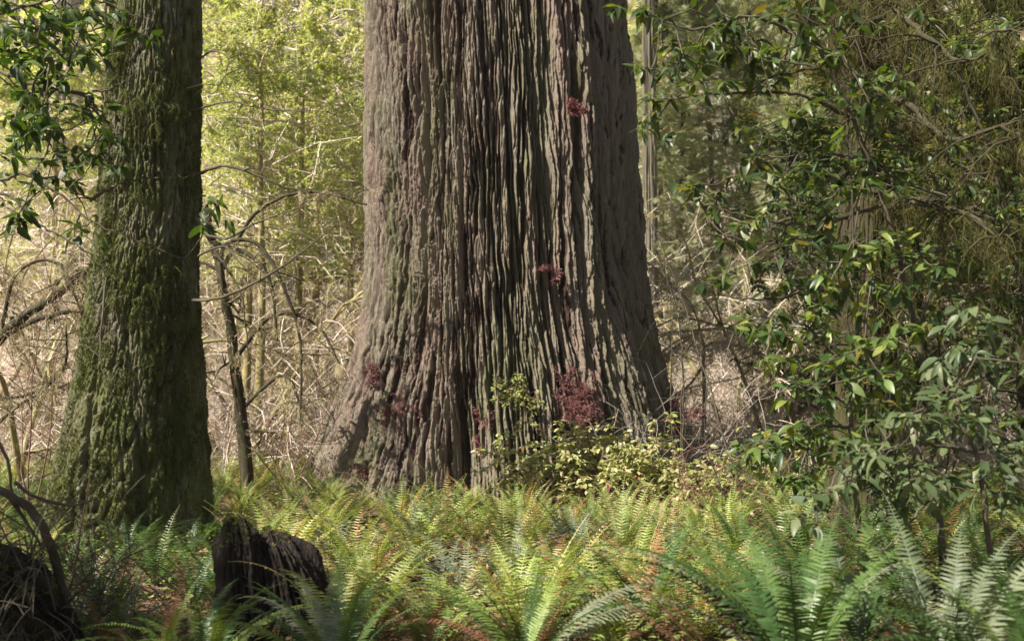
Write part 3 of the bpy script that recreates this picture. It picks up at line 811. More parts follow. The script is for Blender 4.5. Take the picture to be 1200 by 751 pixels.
def fern_bed():
    pts = []
    tries = 0
    while len(pts) < 280 and tries < 60000:
        tries += 1
        y = U(6.5, 19.5); x = U(-.49, .49) * y
        px, py = pix((x, y, float(gz(x, y)) + .3))
        if math.hypot((x + .05), (y - 18.2)) < 2.75: continue
        if y > 18 and px > 380: continue
        if math.hypot(x + 4.1, y - 11.6) < .95: continue
        if math.hypot(x + 1.7, y - 7.0) < .75: continue
        if 640 < px < 860 and 12.3 < y < 16: continue
        dmin = .50 if 300 < px < 860 else .54
        if any((x - q[0]) ** 2 + (y - q[1]) ** 2 < dmin ** 2 for q in pts): continue
        pts.append((x, y, px))
    for x, y, px in pts:
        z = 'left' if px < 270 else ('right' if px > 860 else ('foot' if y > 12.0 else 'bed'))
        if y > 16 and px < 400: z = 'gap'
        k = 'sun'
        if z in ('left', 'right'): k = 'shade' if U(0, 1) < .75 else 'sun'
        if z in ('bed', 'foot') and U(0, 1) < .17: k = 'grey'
        ms = CL[k]
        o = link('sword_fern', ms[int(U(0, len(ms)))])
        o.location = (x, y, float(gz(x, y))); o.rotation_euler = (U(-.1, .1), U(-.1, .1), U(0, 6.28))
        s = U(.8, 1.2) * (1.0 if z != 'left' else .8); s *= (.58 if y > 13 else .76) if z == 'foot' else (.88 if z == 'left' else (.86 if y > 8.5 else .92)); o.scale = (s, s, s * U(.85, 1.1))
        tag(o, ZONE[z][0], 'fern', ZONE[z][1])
fern_bed()

# ------------------------------------------------------------------ stump, log, curved stem
def lumpy(ctrl, radii, nth=90, nz=110, f=7, dep=.05, cap=True, seed=0, jag=.0):
    """closed rough column along a polyline (wood grain along it)"""
    pts = polyline(ctrl, nz); rad = np.interp(np.linspace(0, 1, nz), np.linspace(0, 1, len(radii)), radii)
    th = np.linspace(0, 2 * PI, nth, endpoint=False)
    t = norm(np.gradient(pts, axis=0)); a = norm(np.cross(t, [.1, 1, .05])); b = np.cross(t, a)
    s = np.linspace(0, 1, nz)[:, None] * np.linalg.norm(pts[-1] - pts[0])
    cx, cy = np.cos(th)[None], np.sin(th)[None]
    n = .8 * np.abs(pn(cx * f * .35 + seed, cy * f * .35, s * 1.2)) + .7 * np.abs(pn(cx * f * .9, cy * f * .9 + seed, s * 2.2)) + .4 * pn(cx * f * 2.2, cy * f * 2.2, s * 5 + seed) + .15 * pn(cx * f * 4, cy * f * 4, s * 30)
    R = rad[:, None] * (1 + .25 * pn(cx * 1.1 + seed, cy * 1.1, s * 1.4)) + dep * (n - .3) * np.minimum(1, rad[:, None] / max(radii) * 2)
    V = pts[:, None] + R[..., None] * (cx[..., None] * a[:, None] + cy[..., None] * b[:, None])
    if jag: V[..., 2] += (jag * (pn(V[..., 0] * 9 + seed, V[..., 1] * 9, 2.0) + .5 * pn(V[..., 0] * 22, V[..., 1] * 22, seed)) * sstep(.7, 1, np.linspace(0, 1, nz))[:, None])
    V = V.reshape(-1, 3)
    i = np.arange(nz - 1)[:, None] * nth; j = np.arange(nth)[None]; k = (j + 1) % nth
    Q = np.stack([i + j, i + k, i + nth + k, i + nth + j], -1).reshape(-1, 4)
    return V, Q, np.clip(n, 0, 1).reshape(-1)

def moss_cap(V, zmin, n, size, parent, ext=None):
    c = V[V[:, 2] > zmin]; O = c[rng.integers(0, len(c), n)] + U(-.01, .01, (n, 3))
    nrm = norm(np.stack([U(-.5, .5, n), U(-.5, .5, n), np.ones(n)], -1))
    a = Acc(); a.add(*inst(TUFT, mats(norm(np.cross(nrm, rdir(n))), nrm, U(.5, 1.2, n) * size), O))
    build('moss', a, M['moss_bright'], parent, smooth=False)

def stump():
    d = 6.7
    root = thing('rotten_stump', 'dark rotten broken stump split into a tall spike and a rounded lobe', 'stump', P(315, 760, d))
    A = P(286, 805, d); B = P(285, 705, d); Cc = P(281, 648, d); E = P(278, 618, d + .02); F = P(276, 600, d + .02)
    v1 = lumpy([A, B, Cc, E, F], [.175, .13, .11, .075, .004], 150, 170, seed=1.3, dep=.085, jag=.16)
    build('tall_spike', v1, M['rot'], root, attr='h')
    v2 = lumpy([P(348, 815, d + .1), P(332, 760, d + .1), P(338, 715, d + .12), P(332, 680, d + .12), P(325, 652, d + .12), P(317, 632, d + .12), P(311, 620, d + .12)],
               [.33, .285, .245, .205, .155, .09, .004], 170, 170, seed=5.1, dep=.09, jag=.09)
    build('rounded_lobe', v2, M['rot'], root, attr='h')
    moss_cap(np.vstack([v1[0], v2[0]]), P(300, 640, d)[2], 500, .02, root)
stump()

def log():
    root = thing('rotten_log', 'dark rotten mossy log lying in the lower left corner under the curved stem', 'log', P(20, 760, 6.2))
    v = lumpy([P(-160, 655, 6.0), P(-60, 660, 6.0), P(20, 690, 6.1), P(60, 735, 6.2), P(85, 790, 6.3)], [.08, .125, .135, .11, .06], 140, 200, 9, .10, seed=8.8)
    build('log', v, M['rot'], root, attr='h')
    moss_cap(v[0], P(0, 700, 6.1)[2], 2600, .02, root)
    r2 = thing('bent_stem', 'bare grey stem curving down over the rotten log at the left edge', 'stem', P(75, 700, 6.3))
    a = Acc()
    pts = polyline([P(-60, 545, 6.0), P(0, 574, 6.0), P(40, 602, 6.1), P(62, 645, 6.2), P(74, 700, 6.3), P(90, 760, 6.4)], 26, .004)
    a.add(*tube(pts, np.linspace(.020, .032, 26), 8), .5)
    for s in ([(-10, 505, 6.1), (10, 540, 6.1), (14, 575, 6.1), (36, 620, 6.15)], [(5, 575, 6.0), (30, 610, 6.1), (48, 640, 6.15)], [(18, 565, 6.0), (40, 582, 6.0), (80, 592, 6.1), (110, 585, 6.1)]):
        q = polyline([P(*k) for k in s], 14, .004); a.add(*tube(q, np.linspace(.012, .006, 14), 5), .4)
    build('stem', a, M['twig_dark'], r2)
    r3 = thing('upright_twig', 'thin reddish upright twig standing behind the rotten log', 'twig', P(80, 690, 6.8))
    a = Acc(); q = polyline([P(80, 700, 6.8), P(90, 650, 6.8), P(98, 600, 6.8), P(106, 555, 6.85)], 14, .004); a.add(*tube(q, np.linspace(.009, .003, 14), 5), .5)
    build('stem', a, M['twig_red'], r3)
log()

# ------------------------------------------------------------------ bush, bare twigs, sprigs on the bark
def grow(p, d, L, r, lev, nb, spread, droop, out, seg=7):
    p = np.array(p, float); d = norm(d); pts = [p]
    for i in range(seg):
        d = norm(d + rng.normal(0, .10, 3) + np.array([0, 0, -droop / seg])); pts.append(pts[-1] + d * L / seg)
    pts = np.array(pts); out.append((pts, np.linspace(r, r * .35, seg + 1), lev))
    if lev > 0:
        for _ in range(nb):
            i = int(U(1, seg + .99)); a = norm(np.gradient(pts, axis=0)[i] + rdir(1)[0] * spread)
            grow(pts[i], a, L * U(.4, .65), r * .5, lev - 1, nb, spread, droop, out, max(4, seg - 1))
    return out

def bush():
    d = 14.3; base = gb(732, d)
    root = thing('salal_bush', 'yellow green leafy bush in front of the right foot of the giant trunk', 'bush', base)
    out = []
    for k in range(72):
        x = U(-1.15, 1.3); b = np.array([base[0] + x, d + U(-.7, .6), base[2]])
        hgt = .98 - .36 * max(0, x) ** 1.0 - .25 * max(0, -x - .5)
        grow(b, [U(-.5, .5) - .1, U(-.4, .2), 1], hgt * U(.8, 1.15), .009, 1, 4, .9, .5, out, 6)
    a, lf = Acc(), Acc(); tips = []
    for pts, r, lv in out:
        a.add(*tube(pts, r, 4), U(0, 1)); tips += list(pts[2:]) if lv == 0 else list(pts[3:])
    tips = np.array(tips)
    whorls(lf, tips, 9, .078, (LEAF_OVAL,), .15)
    build('stems', a, M['twig_red'], root); build('leaves', lf, M['salal'], root)
    # low trailing part to the right
    d2 = 13.0; b2_ = gb(840, d2)
    root = thing('salal_bush', 'sparse pinkish bush of bare stems and few leaves right of the yellow bush', 'bush', b2_)
    out = []
    for k in range(40):
        b = np.array([b2_[0] + U(-.6, .9), d2 + U(-.5, .8), b2_[2]])
        grow(b, [U(-.6, .6), U(-.4, .3), 1], U(.5, .95), .008, 2, 3, 1.0, .3, out, 6)
    a, lf = Acc(), Acc(); tips = []
    for pts, r, lv in out:
        a.add(*tube(pts, r, 3), U(0, 1)); tips += list(pts[-2:])
    tips = np.array(tips); tips = tips[rng.random(len(tips)) < .3]
    whorls(lf, tips, 2, .085, (LEAF_OVAL,), .15)
    build('stems', a, M['twig_red'], root); build('leaves', lf, M['salal'], root)
bush()

def bare(label, px, d, n, L, r, spread, mat, lean=(0, 0), lev=2, nb=4, droop=.2, py=None, name='bare_shrub'):
    b = np.array(gb(px, d)) if py is None else P(px, py, d)
    root = thing(name, label, 'shrub', b, 'bare leafless shrubs')
    out = []
    for _ in range(n):
        grow(b + U(-.12, .12, 3) * [1, 1, 0], [U(-.45, .45) + lean[0], U(-.4, .2) + lean[1], 1], L * U(.6, 1.1), r, lev, nb, spread, droop, out)
    a = Acc()
    for pts, rr, lv in out: a.add(*tube(pts, np.maximum(rr, .0025), 4), U(0, 1))
    build('stems', a, M[mat], root)
bare('pale grey bare twigs spreading against the dark foot of the giant trunk', 718, 14.9, 9, 1.5, .010, .8, 'twig_grey')
bare('thicket of pale bare twigs at the right edge of the giant trunk', 812, 15.4, 9, 1.9, .010, .8, 'twig_grey')
def placed(name, label, cat, specs, mat, r0, tw=0, moss=None, group=None, sides=6, part='stem', hc=60, hl=(.1, .4)):
    """a plant whose stems follow given curves; specs: list of (points, radius factor)"""
    p0 = P(*specs[0][0][0]); root = thing(name, label, cat, (p0[0], p0[1], float(gz(p0[0], p0[1]))), group)
    mo = Acc()
    for pts, rf in specs:
        a = Acc(); q = polyline([P(*k) for k in pts], 26, .012 * rf)
        a.add(*tube(q, np.linspace(r0 * rf, r0 * rf * .4, 26), sides), .5)
        if moss: hang_on(mo, q, int(hc * rf), hl[0], hl[1], .10, 4, r0 * rf)
        for _ in range(tw):
            i = int(U(6, 25.9)); out = []
            grow(q[i], rdir(1, -.2, .7)[0], U(.25, .8), max(.0035, r0 * rf * .3), 1, 4, .8, .5, out, 7)
            for pp, rr, lv in out:
                a.add(*tube(pp, np.maximum(rr, .0025), 3), .5)
                if moss and lv == 1: hang_on(mo, pp, 7, .06, .3, .08, 3, .02)
        build(part, a, M[mat], root)
    if moss: build('hanging_moss', mo, M[moss], root)
    return root
placed('bare_sapling', 'tall thin dark bare saplings arching in the gap right of the giant trunk', 'sapling',
       [([(797, 600, 14.5), (800, 520, 14.5), (801, 440, 14.4), (792, 360, 14.3), (768, 295, 14.2)], 1), ([(872, 620, 14.0), (845, 500, 14.0), (815, 400, 14.1), (796, 340, 14.2), (765, 260, 14.2)], .9),
        ([(798, 540, 14.4), (800, 455, 14.3), (822, 442, 14.2), (850, 452, 14.1), (868, 470, 14.0)], .6), ([(790, 560, 14.6), (786, 450, 14.6), (790, 340, 14.6)], .6)], 'twig_dark', .017, 2)
placed('mossy_maple', 'dark mossy leaning maple stem with hooked limbs close right of the mossy left trunk', 'tree',
       [([(292, 610, 15.5), (284, 500, 15.5), (272, 400, 15.4), (258, 320, 15.3), (240, 240, 15.2)], 1.25), ([(262, 345, 15.3), (262, 290, 15.1), (300, 285, 15.0), (330, 330, 14.9), (352, 400, 14.9), (352, 480, 14.9)], .45),
        ([(250, 285, 15.2), (295, 300, 15.0), (318, 335, 14.9), (325, 400, 14.9)], .5), ([(258, 320, 15.3), (300, 250, 15.2), (360, 225, 15.1), (430, 240, 15.0)], .4), ([(275, 420, 15.4), (320, 370, 15.2), (370, 380, 15.1), (400, 430, 15.0)], .4),
        ([(282, 480, 15.5), (330, 440, 15.3), (350, 470, 15.2), (352, 500, 15.2)], .35)], 'moss_limb_dark', .085, 6, 'moss_far', 'bare moss-hung maples behind', 7, 'limb', 40, (.1, .45))
placed('mossy_maple', 'maple with thick mossy limb slanting up behind the left edge towards the mossy trunk', 'tree',
       [([(-60, 600, 13.5), (-40, 480, 13.4), (0, 395, 13.3), (60, 350, 13.2), (118, 305, 13.1), (160, 260, 13.2)], 1.2), ([(10, 390, 13.3), (50, 372, 13.2), (100, 365, 13.2), (140, 380, 13.3)], .6),
        ([(0, 395, 13.3), (20, 320, 13.2), (70, 310, 13.1), (100, 380, 13.1)], .4), ([(-20, 470, 13.4), (40, 460, 13.3), (75, 430, 13.2), (78, 380, 13.2)], .4), ([(-30, 520, 13.4), (30, 470, 13.3), (95, 445, 13.2)], .4)],
       'moss_limb_dark', .07, 6, 'moss_far', 'bare moss-hung maples behind', 7, 'limb', 50, (.1, .5))
bare('slender bare stem leaning left across the gap on the right', 880, 11.5, 2, 2.0, .011, .4, 'twig_dark', (-.55, .1), 1, 4, .2)
bare('fine bare reddish shrub in the gap left of the giant trunk', 330, 16.5, 8, 2.2, .012, .8, 'twig_red', (0, .1), 2, 4)
bare('straw coloured bare shrub behind the mossy left trunk', 262, 17.5, 8, 2.6, .014, .8, 'twig_tan', (.1, 0), 2, 4)
bare('bare brown twigs beside the left edge of the picture', 35, 12.5, 7, 2.4, .012, .8, 'twig_red', (.1, 0), 2, 4)

bare('dark tangle of dead twigs over the rotten log in the lower left corner', 20, 6.3, 26, 1.0, .009, 1.0, 'twig_dark', (.1, 0), 2, 4, .7)
bare('low dark dead twigs between the rotten log and the mossy left trunk', 120, 7.2, 14, .8, .007, 1.0, 'twig_dark', (0, 0), 2, 4, .6)

def stick():
    root = thing('fallen_stick', 'thin dry grey stick slanting over the fern bed left of centre', 'stick', P(450, 648, 9.5))
    a = Acc(); q = polyline([P(325, 545, 10.5), P(345, 575, 10.2), P(390, 615, 9.9), P(430, 630, 9.6), P(455, 640, 9.5)], 18, .006)
    a.add(*tube(q, np.linspace(.006, .012, 18), 5), .7); 
    a.add(*tube(polyline([q[10], P(420, 650, 9.5), P(405, 668, 9.4)], 6), [.006] * 6, 4), .6)
    build('stem', a, M['moss_limb_dark'], root)
stick()

def surface_y(px, py):
    """distance ahead of the giant trunk's bark along a photo ray (approximate cone)"""
    tr = RW.children[0].data
    return None

def sprig(label, px, py, size, mat, n, dense=1.0, name='bark_sprig'):
    ys = 18.2 - 2.25 * math.sqrt(max(0, 1 - ((px - 590) / 205.0) ** 2)) - (.35 if py > 450 else .15) - (.3 if py > 520 else 0)
    b = P(px, py, ys)
    root = thing(name, label, 'sprig', b, 'sprigs growing out of the giant trunk')
    out = []
    for _ in range(n):
        grow(b + rng.normal(0, .48, 3) * size * [1, .1, .8], [U(-1, 1), -.6, U(-.5, .35)], size * U(.4, 1.2), .006, 2, 5, 1.1, 1.3, out, 6)
    a, lf = Acc(), Acc(); tips = []
    for pts, rr, lv in out:
        a.add(*tube(pts, np.maximum(rr, .002), 3), .5)
        if lv < 2: tips += list(pts[1:])
    whorls(lf, np.array(tips), max(1, int(3.4 * dense)), .036 if mat == 'redsprig' else .06, (LEAF_Q,), .3)
    build('stems', a, M['twig_red'], root); build('leaves', lf, M[mat], root)
sprig('large dark red sprig right of centre on the lower giant trunk', 682, 455, .50, 'redsprig', 14)
sprig('yellow green sprig growing from the middle of the lower giant trunk', 602, 452, .40, 'greensprig', 7, .42)
sprig('dull red sprig on the left flank of the lower giant trunk', 470, 488, .42, 'redsprig', 15)
sprig('purple red sprig hanging below the yellow green sprig', 574, 492, .30, 'redsprig', 6)
sprig('red sprig close above the ferns at the left foot of the giant trunk', 455, 556, .36, 'redsprig', 13)
sprig('red sprig at the right edge of the giant trunk above the bare thicket', 782, 468, .40, 'redsprig', 7)
sprig('tiny red sprig high on the right half of the giant trunk', 671, 122, .14, 'redsprig', 4)
sprig('tiny red sprig halfway up the giant trunk, right of its middle', 648, 318, .12, 'redsprig', 3, .7)
sprig('faint pink sprig low on the leftmost flare of the giant trunk', 440, 440, .30, 'redsprig', 6, .6)

# ------------------------------------------------------------------ background woods
def far_trunk(R0, Hh, flare, seed):
    th = np.linspace(0, 2 * PI, 220, endpoint=False); zs = np.linspace(-1.0, Hh, 240)
    z = zs[:, None]; t = th[None]
    px, py = R0 * np.cos(t + .02 * z), R0 * np.sin(t + .02 * z)
    R = R0 * (1 - .25 * np.clip(z, 0, Hh) / Hh) + flare * np.exp(-np.clip(z, -1, 99) / 1.3) * (1 + .35 * np.cos(5 * t + seed))
    n1 = np.clip(np.abs(pn(px * 3.0 + seed, py * 3.0, z * .2)) / .2, 0, 1); n2 = np.clip(np.abs(pn(px * 7 + seed, py * 7, z * .6)) / .2, 0, 1)
    R = R + .11 * (n1 - 1) + .05 * (n2 - 1)
    V, Q = grid_trunk(th, zs, 0.0, 0.0, R)
    return V, Q, (.6 * n1 + .4 * n2).reshape(-1)

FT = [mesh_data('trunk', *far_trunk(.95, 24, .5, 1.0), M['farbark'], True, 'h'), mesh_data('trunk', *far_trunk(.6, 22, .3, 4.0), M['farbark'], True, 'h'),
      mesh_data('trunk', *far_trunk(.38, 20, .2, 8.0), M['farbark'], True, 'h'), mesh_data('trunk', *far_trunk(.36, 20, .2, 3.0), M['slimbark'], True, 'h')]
GR_T = 'pale trunks in the sunlit wood behind'
for (px, d, k, s, lab) in [
    (330, 30, 0, .65, 'pale sunlit trunk between the mossy left trunk and the giant, low in the gap'),
    (386, 40, 0, 1.15, 'broad grey trunk seen at the top of the gap left of the giant'),
    (296, 46, 1, 1.0, 'thin pale trunk high in the gap just right of the mossy left trunk'),
    (763, 31, 3, .62, 'slim trunk peeping out along the right edge of the giant'),
    (845, 42, 0, .8, 'pale trunk far behind in the gap right of the giant'),
    (905, 50, 1, 1.1, 'far pale trunk behind the broad leaves, left of the slender moss-hung trunk'),
    (70, 38, 1, 1.0, 'pale trunk in the gap at the far left, beside the mossy left trunk'),
    (15, 48, 0, 1.0, 'far trunk at the extreme left edge of the picture'),
    (1120, 45, 0, 1.0, 'far trunk glimpsed through the shrubs at the right')]:
    x = P(px, 400, d)[0]
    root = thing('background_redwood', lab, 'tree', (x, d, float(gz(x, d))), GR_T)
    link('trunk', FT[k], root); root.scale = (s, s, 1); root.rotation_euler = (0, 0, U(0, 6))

# moss-hung bare maples
def maple_proto(seed_n, H, nst):
    limb, tw, mo = Acc(), Acc(), Acc()
    out = []
    for k in range(nst):
        a = 2 * PI * k / nst + U(-.4, .4)
        grow([.1 * math.cos(a), .1 * math.sin(a), -.2], [.45 * math.cos(a), .45 * math.sin(a), 1], H * U(.7, 1), .085 * U(.6, 1), 3, 5, .9, .55, out, 9)
    for pts, r, lv in out:
        (limb if lv >= 2 else tw).add(*tube(pts, np.maximum(r, .006), 5 if lv >= 2 else 3), U(0, 1))
        if lv >= 1: hang_on(mo, pts, [0, 9, 16, 26][lv], .10, .55 if lv > 1 else .35, .16, 3, .04)
    return limb, tw, mo
maples = []
for q in range(3):
    limb, tw, mo = maple_proto(q, 4.6, 4)
    r = thing('mossy_maple', 'x', 'tree', (0, 0, 0), 'bare moss-hung maples behind')
    build('limbs', limb, M['moss_limb'], r, False); build('twigs', tw, M['twig_tan'], r, False); build('hanging_moss', mo, M['moss_far'], r, False)
    maples.append(r)
MAP = [(272, 19, 1.0, 'bare mossy maple just right of the mossy left trunk, arching over the gap'),
       (385, 23, 1.0, 'straw coloured moss-hung maple close to the left side of the giant'),
       (325, 27, 1.2, 'farther moss-hung maple low in the middle of the left gap'),
       (40, 17, 1.0, 'moss-hung maple with a slanting limb at the far left'),
       (95, 24, 1.1, 'bare pale maple directly behind the left side of the mossy left trunk'),
       (-20, 22, 1.2, 'moss-hung maple half out of the picture at the left edge'),
       (805, 23, 1.0, 'pale bare maple in the gap right of the giant'),
       (870, 27, 1.15, 'moss-hung maple farther back in the right gap'),
       (920, 20, 1.0, 'bare maple behind the broad leaves right of the gap'),
       (1060, 19, 1.1, 'moss-hung maple behind the slender trunk on the right'),
       (1150, 24, 1.2, 'pale maple behind the shrubs at the right edge')]
for i, (px, d, s, lab) in enumerate(MAP):
    x = P(px, 400, d)[0]; loc = (x, d, float(gz(x, d)))
    if i < 3:
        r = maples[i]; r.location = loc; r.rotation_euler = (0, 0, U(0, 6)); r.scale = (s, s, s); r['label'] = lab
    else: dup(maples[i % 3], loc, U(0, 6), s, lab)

# light green leafy trees
def leafy_proto(H, nb, nleaf, size, tmpl, flat=True, droop=.25, Lb=2.6, z0=.12, per=.5):
    tr, lf = Acc(), Acc()
    tp = polyline([(0, 0, -.4), (U(-.1, .1), U(-.1, .1), H * .35), (U(-.2, .2), U(-.2, .2), H * .7), (0, 0, H)], 20, .02)
    tr.add(*tube(tp, np.linspace(.10, .02, 20), 7), .5)
    O, D = [], []
    br = Acc()
    for k in range(nb):
        f = z0 + (1 - z0) * (k + U(0, 1)) / nb; b = tp[min(19, int(f * 19))]; a = U(0, 2 * PI)
        out = []
        grow(b, [math.cos(a), math.sin(a), U(.0, .5)], Lb * (1.1 - .7 * f) * U(.6, 1.1), .028, 2, 6, .7, droop, out, 7)
        for pts, r, lv in out:
            br.add(*tube(pts, np.maximum(r, .004), 3), U(0, 1))
            if lv < 2:
                g = norm(np.gradient(pts, axis=0)); m = max(3, int(nleaf * (1 if lv == 0 else .6)))
                s = U(0.2, len(pts) - 1.01, m); i = s.astype(int)
                O.append(pts[i] + (pts[i + 1] - pts[i]) * (s - i)[:, None]); D.append(g[i])
    O, D = np.concatenate(O), np.concatenate(D); m = len(O)
    sd = norm(np.cross(D, [0, 0, 1.0])) * np.where(rng.random(m) < .5, -1, 1)[:, None]
    d = norm(D * U(.2, .8, m)[:, None] + sd * U(.3, 1, m)[:, None] + rdir(m) * .3 + [0, 0, -.12])
    cl = pn(O[:, 0] * .9 + H, O[:, 1] * .9, O[:, 2] * 1.6); k = cl > -.26
    O, d, cl = O[k], d[k], cl[k]; m = len(O)
    up = norm(rdir(m) * .45 + [0, 0, 1.0])
    lf.add(*inst(tmpl, mats(d, up, size * U(.6, 1.3, m)), O + rdir(m) * .03, np.clip(.45 + .9 * pn(O[:, 0] * .7, O[:, 1] * .7 + 9, O[:, 2] * 1.1) + U(-.22, .22, m), 0, 1)))
    return tr, br, lf

def plant_kind(protos, spots, group, tm, bm, lm, name):
    rs = []
    for tr, br, lf in protos:
        r = thing(name, 'x', 'tree', (0, 0, 0), group)
        build('trunk', tr, M[tm], r, False); build('branches', br, M[bm], r, False); build('crown', lf, M[lm], r, False, smooth=False)
        rs.append(r)
    for i, (px, d, s, lab) in enumerate(spots):
        x = P(px, 400, d)[0]; loc = (x, d, float(gz(x, d)) - .1)
        if i < len(rs):
            r = rs[i]; r.location = loc; r.rotation_euler = (0, 0, U(0, 6)); r.scale = (s, s, s); r['label'] = lab
        else: dup(rs[i % len(rs)], loc, U(0, 6), s, lab)

plant_kind([leafy_proto(9.5, 32, 13, .085, LEAF_Q, Lb=2.4, z0=.42) for _ in range(2)],
    [(285, 21, 1.0, 'light green leafy tree spreading over the gap beside the mossy left trunk'),
     (325, 28, 1.25, 'bright yellow green tree masking the pale trunk in the left gap'),
     (365, 25, 1.1, 'yellow green leafy tree in the middle of the left gap'),
     (415, 30, 1.2, 'pale yellow green tree against the left edge of the giant'),
     (320, 34, 1.4, 'sunlit yellow green tree farther up the slope in the left gap'),
     (300, 19.5, .95, 'nearest light green tree in the left gap, its crown high over the leaning mossy maple'),
     (348, 22.5, 1.05, 'light green tree whose crown reaches the left edge of the giant trunk'),
     (60, 27, 1.15, 'yellow green tree behind the dark evergreen branches at the upper left'),
     (-10, 33, 1.3, 'pale green tree up the slope at the far left edge'),
     (255, 40, 1.5, 'far pale green tree high behind the right edge of the mossy left trunk'),
     (400, 46, 1.7, 'farthest pale green tree at the top of the left gap'),
     (1000, 32, 1.3, 'light green tree behind the moss-hung limbs on the right'),
     (1130, 28, 1.2, 'green tree deep behind the upper right shrubs'),
     (790, 44, 1.5, 'pale green tree far up the slope in the right gap')],
    'light green trees behind', 'moss_limb', 'twig_tan', 'yellowleaf', 'leafy_tree')
plant_kind([leafy_proto(11, 42, 7, .20, SPRAY, Lb=2.8, z0=.14, droop=.5) for _ in range(2)],
    [(840, 36, 1.2, 'olive conifer with drooping lacy sprays in the right gap'),
     (775, 33, 1.2, 'olive conifer close along the right edge of the giant'),
     (925, 31, 1.2, 'grey green conifer behind the reaching broad leaves'),
     (880, 38, 1.4, 'far olive conifer high in the right gap'),
     (1040, 26, 1.2, 'olive conifer behind the slender moss-hung trunk'),
     (1180, 33, 1.3, 'olive conifer behind the shrubs at the right edge'),
     (800, 34, 1.3, 'grey green conifer halfway up the slope in the right gap'),
     (345, 38, 1.3, 'only olive conifer far up the left gap')],
    'olive conifers behind', 'brownbark', 'moss_limb', 'olive', 'hemlock_tree')

plant_kind([leafy_proto(7.5, 34, 9, .12, LEAF_Q, Lb=2.2, z0=.15)],
    [(1085, 15.5, 1.0, 'dark leafy evergreen behind the hanging moss, right of the slender trunk'),
     (1190, 14, 1.0, 'dark leafy evergreen filling the upper right corner behind the shrubs'),
     (985, 18, 1.0, 'dark leafy evergreen behind the left side of the slender moss-hung trunk')],
    'dark evergreens on the right', 'brownbark', 'twig_dark', 'rhodo', 'evergreen_tree')

# dry brush covering the slope, the background's sunlit pallor put into its colour
def brush(n, y0, y1, size, mat, name, seg=6, zoff=0.0):
    y = y0 + (y1 - y0) * U(0, 1, n) ** 1.3; x = U(-.56, .56, n) * y
    b = np.stack([x, y, gz(x, y) - .05 + zoff * U(0, 1, n)], -1)
    d = norm(np.stack([U(-1, 1, n), U(-.8, .4, n), U(.3, 1.3, n)], -1))
    PT = np.empty((n, seg, 3)); PT[:, 0] = b; L = size * U(.5, 1.3, n) * (1 + (y - y0) / 50)
    for i in range(1, seg):
        d = norm(d + rng.normal(0, .25, (n, 3)) + [0, 0, -.22]); PT[:, i] = PT[:, i - 1] + d * (L / (seg - 1))[:, None]
    R = np.linspace(1, .4, seg)[None] * (U(.004, .010, n) * (1 + (y - y0) / 40))[:, None]
    V, Q = tubes_many(PT, R)
    o = build(name, (V, Q, np.repeat(U(0, 1, n), seg * 3)), M[mat]); o['kind'] = 'stuff'
brush(40000, 19.5, 60, 1.9, 'twig_tan', 'dry_brush')
brush(9000, 20, 40, 1.5, 'moss_far', 'dry_weeds')

def far_woods():
    n = 60000
    y = U(36, 66, n); x = U(-.62, .62, n) * y
    z = gz(x, y) + U(0, 1, n) ** 1.4 * 9
    k = pn(x * .22, y * .22, z * .22) + .5 * pn(x * .7, y * .7, z * .7) > -.05
    O = np.stack([x, y, z], -1)[k]; m = len(O)
    a = Acc(); a.add(*inst(LEAF_Q, mats(rdir(m, -.5, .5), norm(rdir(m) * .6 + [0, -.3, 1]), U(.25, .6, m)), O, np.clip(.5 + .9 * pn(O[:, 0] * .15, O[:, 1] * .15, O[:, 2] * .2) + U(-.2, .2, m), 0, 1)))
    o = build('far_foliage', a, M['yellowleaf'], smooth=False); o['kind'] = 'stuff'
far_woods()

# ------------------------------------------------------------------ floor litter and low cover
def litter():
    n = 40000
    y = U(5.5, 18, n); x = U(-.55, .55, n) * y
    O = np.stack([x, y, gz(x, y) + U(.005, .05, n)], -1)
    a = Acc(); a.add(*inst(LEAF_OVAL, mats(rdir(n, -.25, .25), norm(rdir(n) * .5 + [0, 0, 1]), U(.018, .065, n)), O))
    o = build('fallen_leaves', a, M['litter']); o['kind'] = 'stuff'
    n = 24000
    y = U(5.8, 17.5, n); x = U(-.55, .55, n) * y
    k = pn(x * .6, y * .6, 3.3) > -.2; x, y = x[k], y[k]; n = len(x)
    O = np.stack([x, y, gz(x, y) + U(.02, .20, n)], -1)
    a = Acc(); a.add(*inst(LEAF_OVAL, mats(rdir(n, -.3, .4), norm(rdir(n) * .5 + [0, 0, 1]), U(.03, .07, n)), O))
    o = build('ground_cover', a, M['fern']); o['kind'] = 'stuff'
litter()

# ------------------------------------------------------------------ haze
HAZE = .0003
if HAZE:
    V = np.array([(x, y, z) for z in (-4, 48) for y in (-40, 100) for x in (-130, 130)], float)
    Q = np.array([(0, 2, 3, 1), (4, 5, 7, 6), (0, 1, 5, 4), (2, 6, 7, 3), (0, 4, 6, 2), (1, 3, 7, 5)])
    m, nt, out = newmat('haze_air')
    pv = nd(nt, 'ShaderNodeVolumePrincipled', Color=(.95, .93, .88, 1), Density=HAZE)
    nt.links.new(pv.outputs[0], out.inputs['Volume'])
    o = build('haze', (V, Q, None), m, smooth=False); o['kind'] = 'stuff'

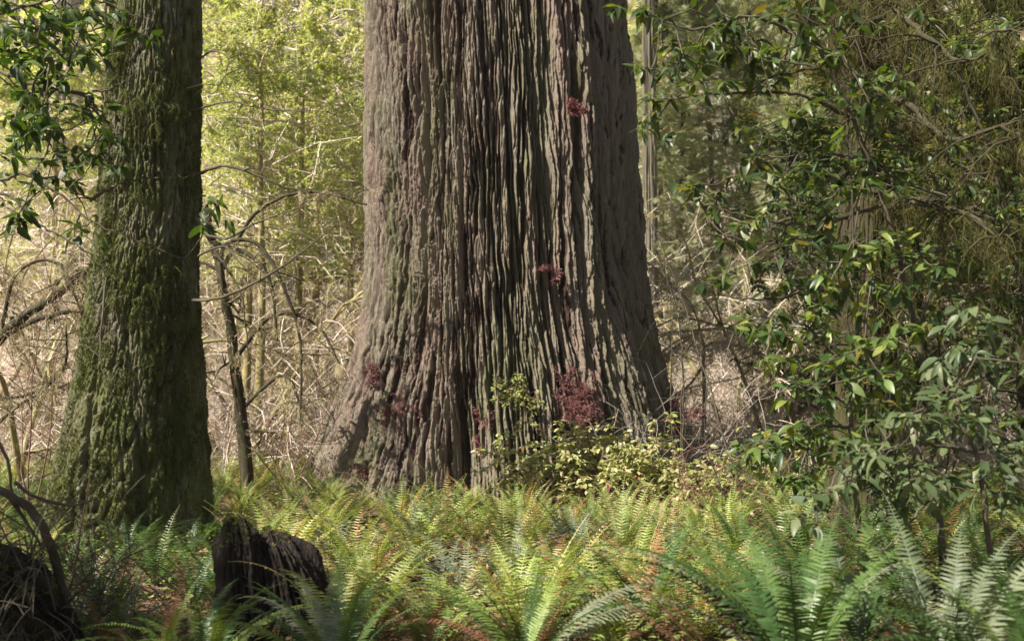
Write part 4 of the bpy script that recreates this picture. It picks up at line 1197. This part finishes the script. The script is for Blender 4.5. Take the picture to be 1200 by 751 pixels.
# ------------------------------------------------------------------ light
SUN = norm(np.array([-.60, -.37, .71]))
def canopy(label, tgt, t, rad, n, size):
    """a tree out of the picture whose crown shades the front of the scene"""
    c = np.array(tgt) + SUN * t
    g0 = float(gz(c[0], c[1]))
    root = thing('canopy_tree', label, 'tree', (c[0], c[1], g0), 'trees overhead outside the picture')
    a = Acc(); pts = polyline([(c[0] + .3, c[1], g0 - .3), (c[0] - .1, c[1], g0 + c[2] * .5), (c[0], c[1], c[2] + rad * .7)], 20); a.add(*tube(pts, np.linspace(.3, .05, 20), 10), .5)
    build('trunk', a, M['twig_dark'], root)
    q = rng.normal(0, 1, (n, 3)); q = norm(q) * (rng.random(n) ** .45)[:, None] * rad * np.array([1, 1, .6])
    k = pn(q[:, 0] * .55 + c[0], q[:, 1] * .55, q[:, 2] * .55 + c[1]) + .4 * pn(q[:, 0] * 1.7, q[:, 1] * 1.7, q[:, 2] * 1.7) > -.12
    O = q[k] + c; m = len(O)
    a = Acc(); a.add(*inst(LEAF_Q, mats(rdir(m, -.4, .4), norm(rdir(m) * .6 + [0, 0, 1]), size * U(.6, 1.3, m)), O))
    build('crown', a, M['shade_leaf'], root, smooth=False)
0 and canopy('dense crown overhead shading the right foreground', (3.4, 6.0, .4), 17, 1.9, 900, .34)
canopy('dense crown overhead shading the left foreground', (-2.6, 6.0, .5), 15, 1.8, 1700, .32)
0 and canopy('loose crown overhead dappling the upper right shrubs', (4.2, 9.6, 3.5), 18, 2.6, 1000, .34)

sun = bpy.data.lights.new('sun', 'SUN'); so = bpy.data.objects.new('sun', sun); COL.objects.link(so)
sun.energy = 5.0; sun.angle = math.radians(.5); sun.color = (1, .94, .84)
from mathutils import Vector
so.rotation_euler = Vector((-SUN).tolist()).to_track_quat('-Z', 'Y').to_euler()
so.location = (-20, -10, 30)
w = bpy.data.worlds.new('World'); SC.world = w; w.use_nodes = True
nt = w.node_tree; bg = nt.nodes['Background']
sky = nt.nodes.new('ShaderNodeTexSky'); sky.sky_type = 'NISHITA'; sky.sun_disc = False
sky.sun_elevation = math.asin(SUN[2]); sky.sun_rotation = math.atan2(SUN[0], SUN[1])
hs = nt.nodes.new('ShaderNodeHueSaturation'); hs.inputs['Saturation'].default_value = .5
nt.links.new(sky.outputs[0], hs.inputs['Color']); nt.links.new(hs.outputs[0], bg.inputs[0]); bg.inputs[1].default_value = .05

# ------------------------------------------------------------------ camera
cam = bpy.data.cameras.new('camera'); co = bpy.data.objects.new('camera', cam); COL.objects.link(co)
cam.sensor_width = 36; cam.sensor_fit = 'HORIZONTAL'; cam.lens = 36 * FPX / 1200
co.location = (0, 0, CAMZ); co.rotation_euler = (PI / 2 + PITCH, 0, 0)
cam.clip_end = 500; cam.clip_start = .05
SC.camera = co
cam.dof.use_dof = True; cam.dof.focus_distance = 10.5; cam.dof.aperture_fstop = 2.0
SC.view_settings.view_transform = 'Standard'; SC.view_settings.look = 'None'
SC.view_settings.exposure = 1.25; SC.view_settings.gamma = 1
cy = SC.cycles
cy.max_bounces = 6; cy.diffuse_bounces = 3; cy.glossy_bounces = 2; cy.transmission_bounces = 3; cy.transparent_max_bounces = 4
cy.volume_bounces = 0
cy.use_denoising = True
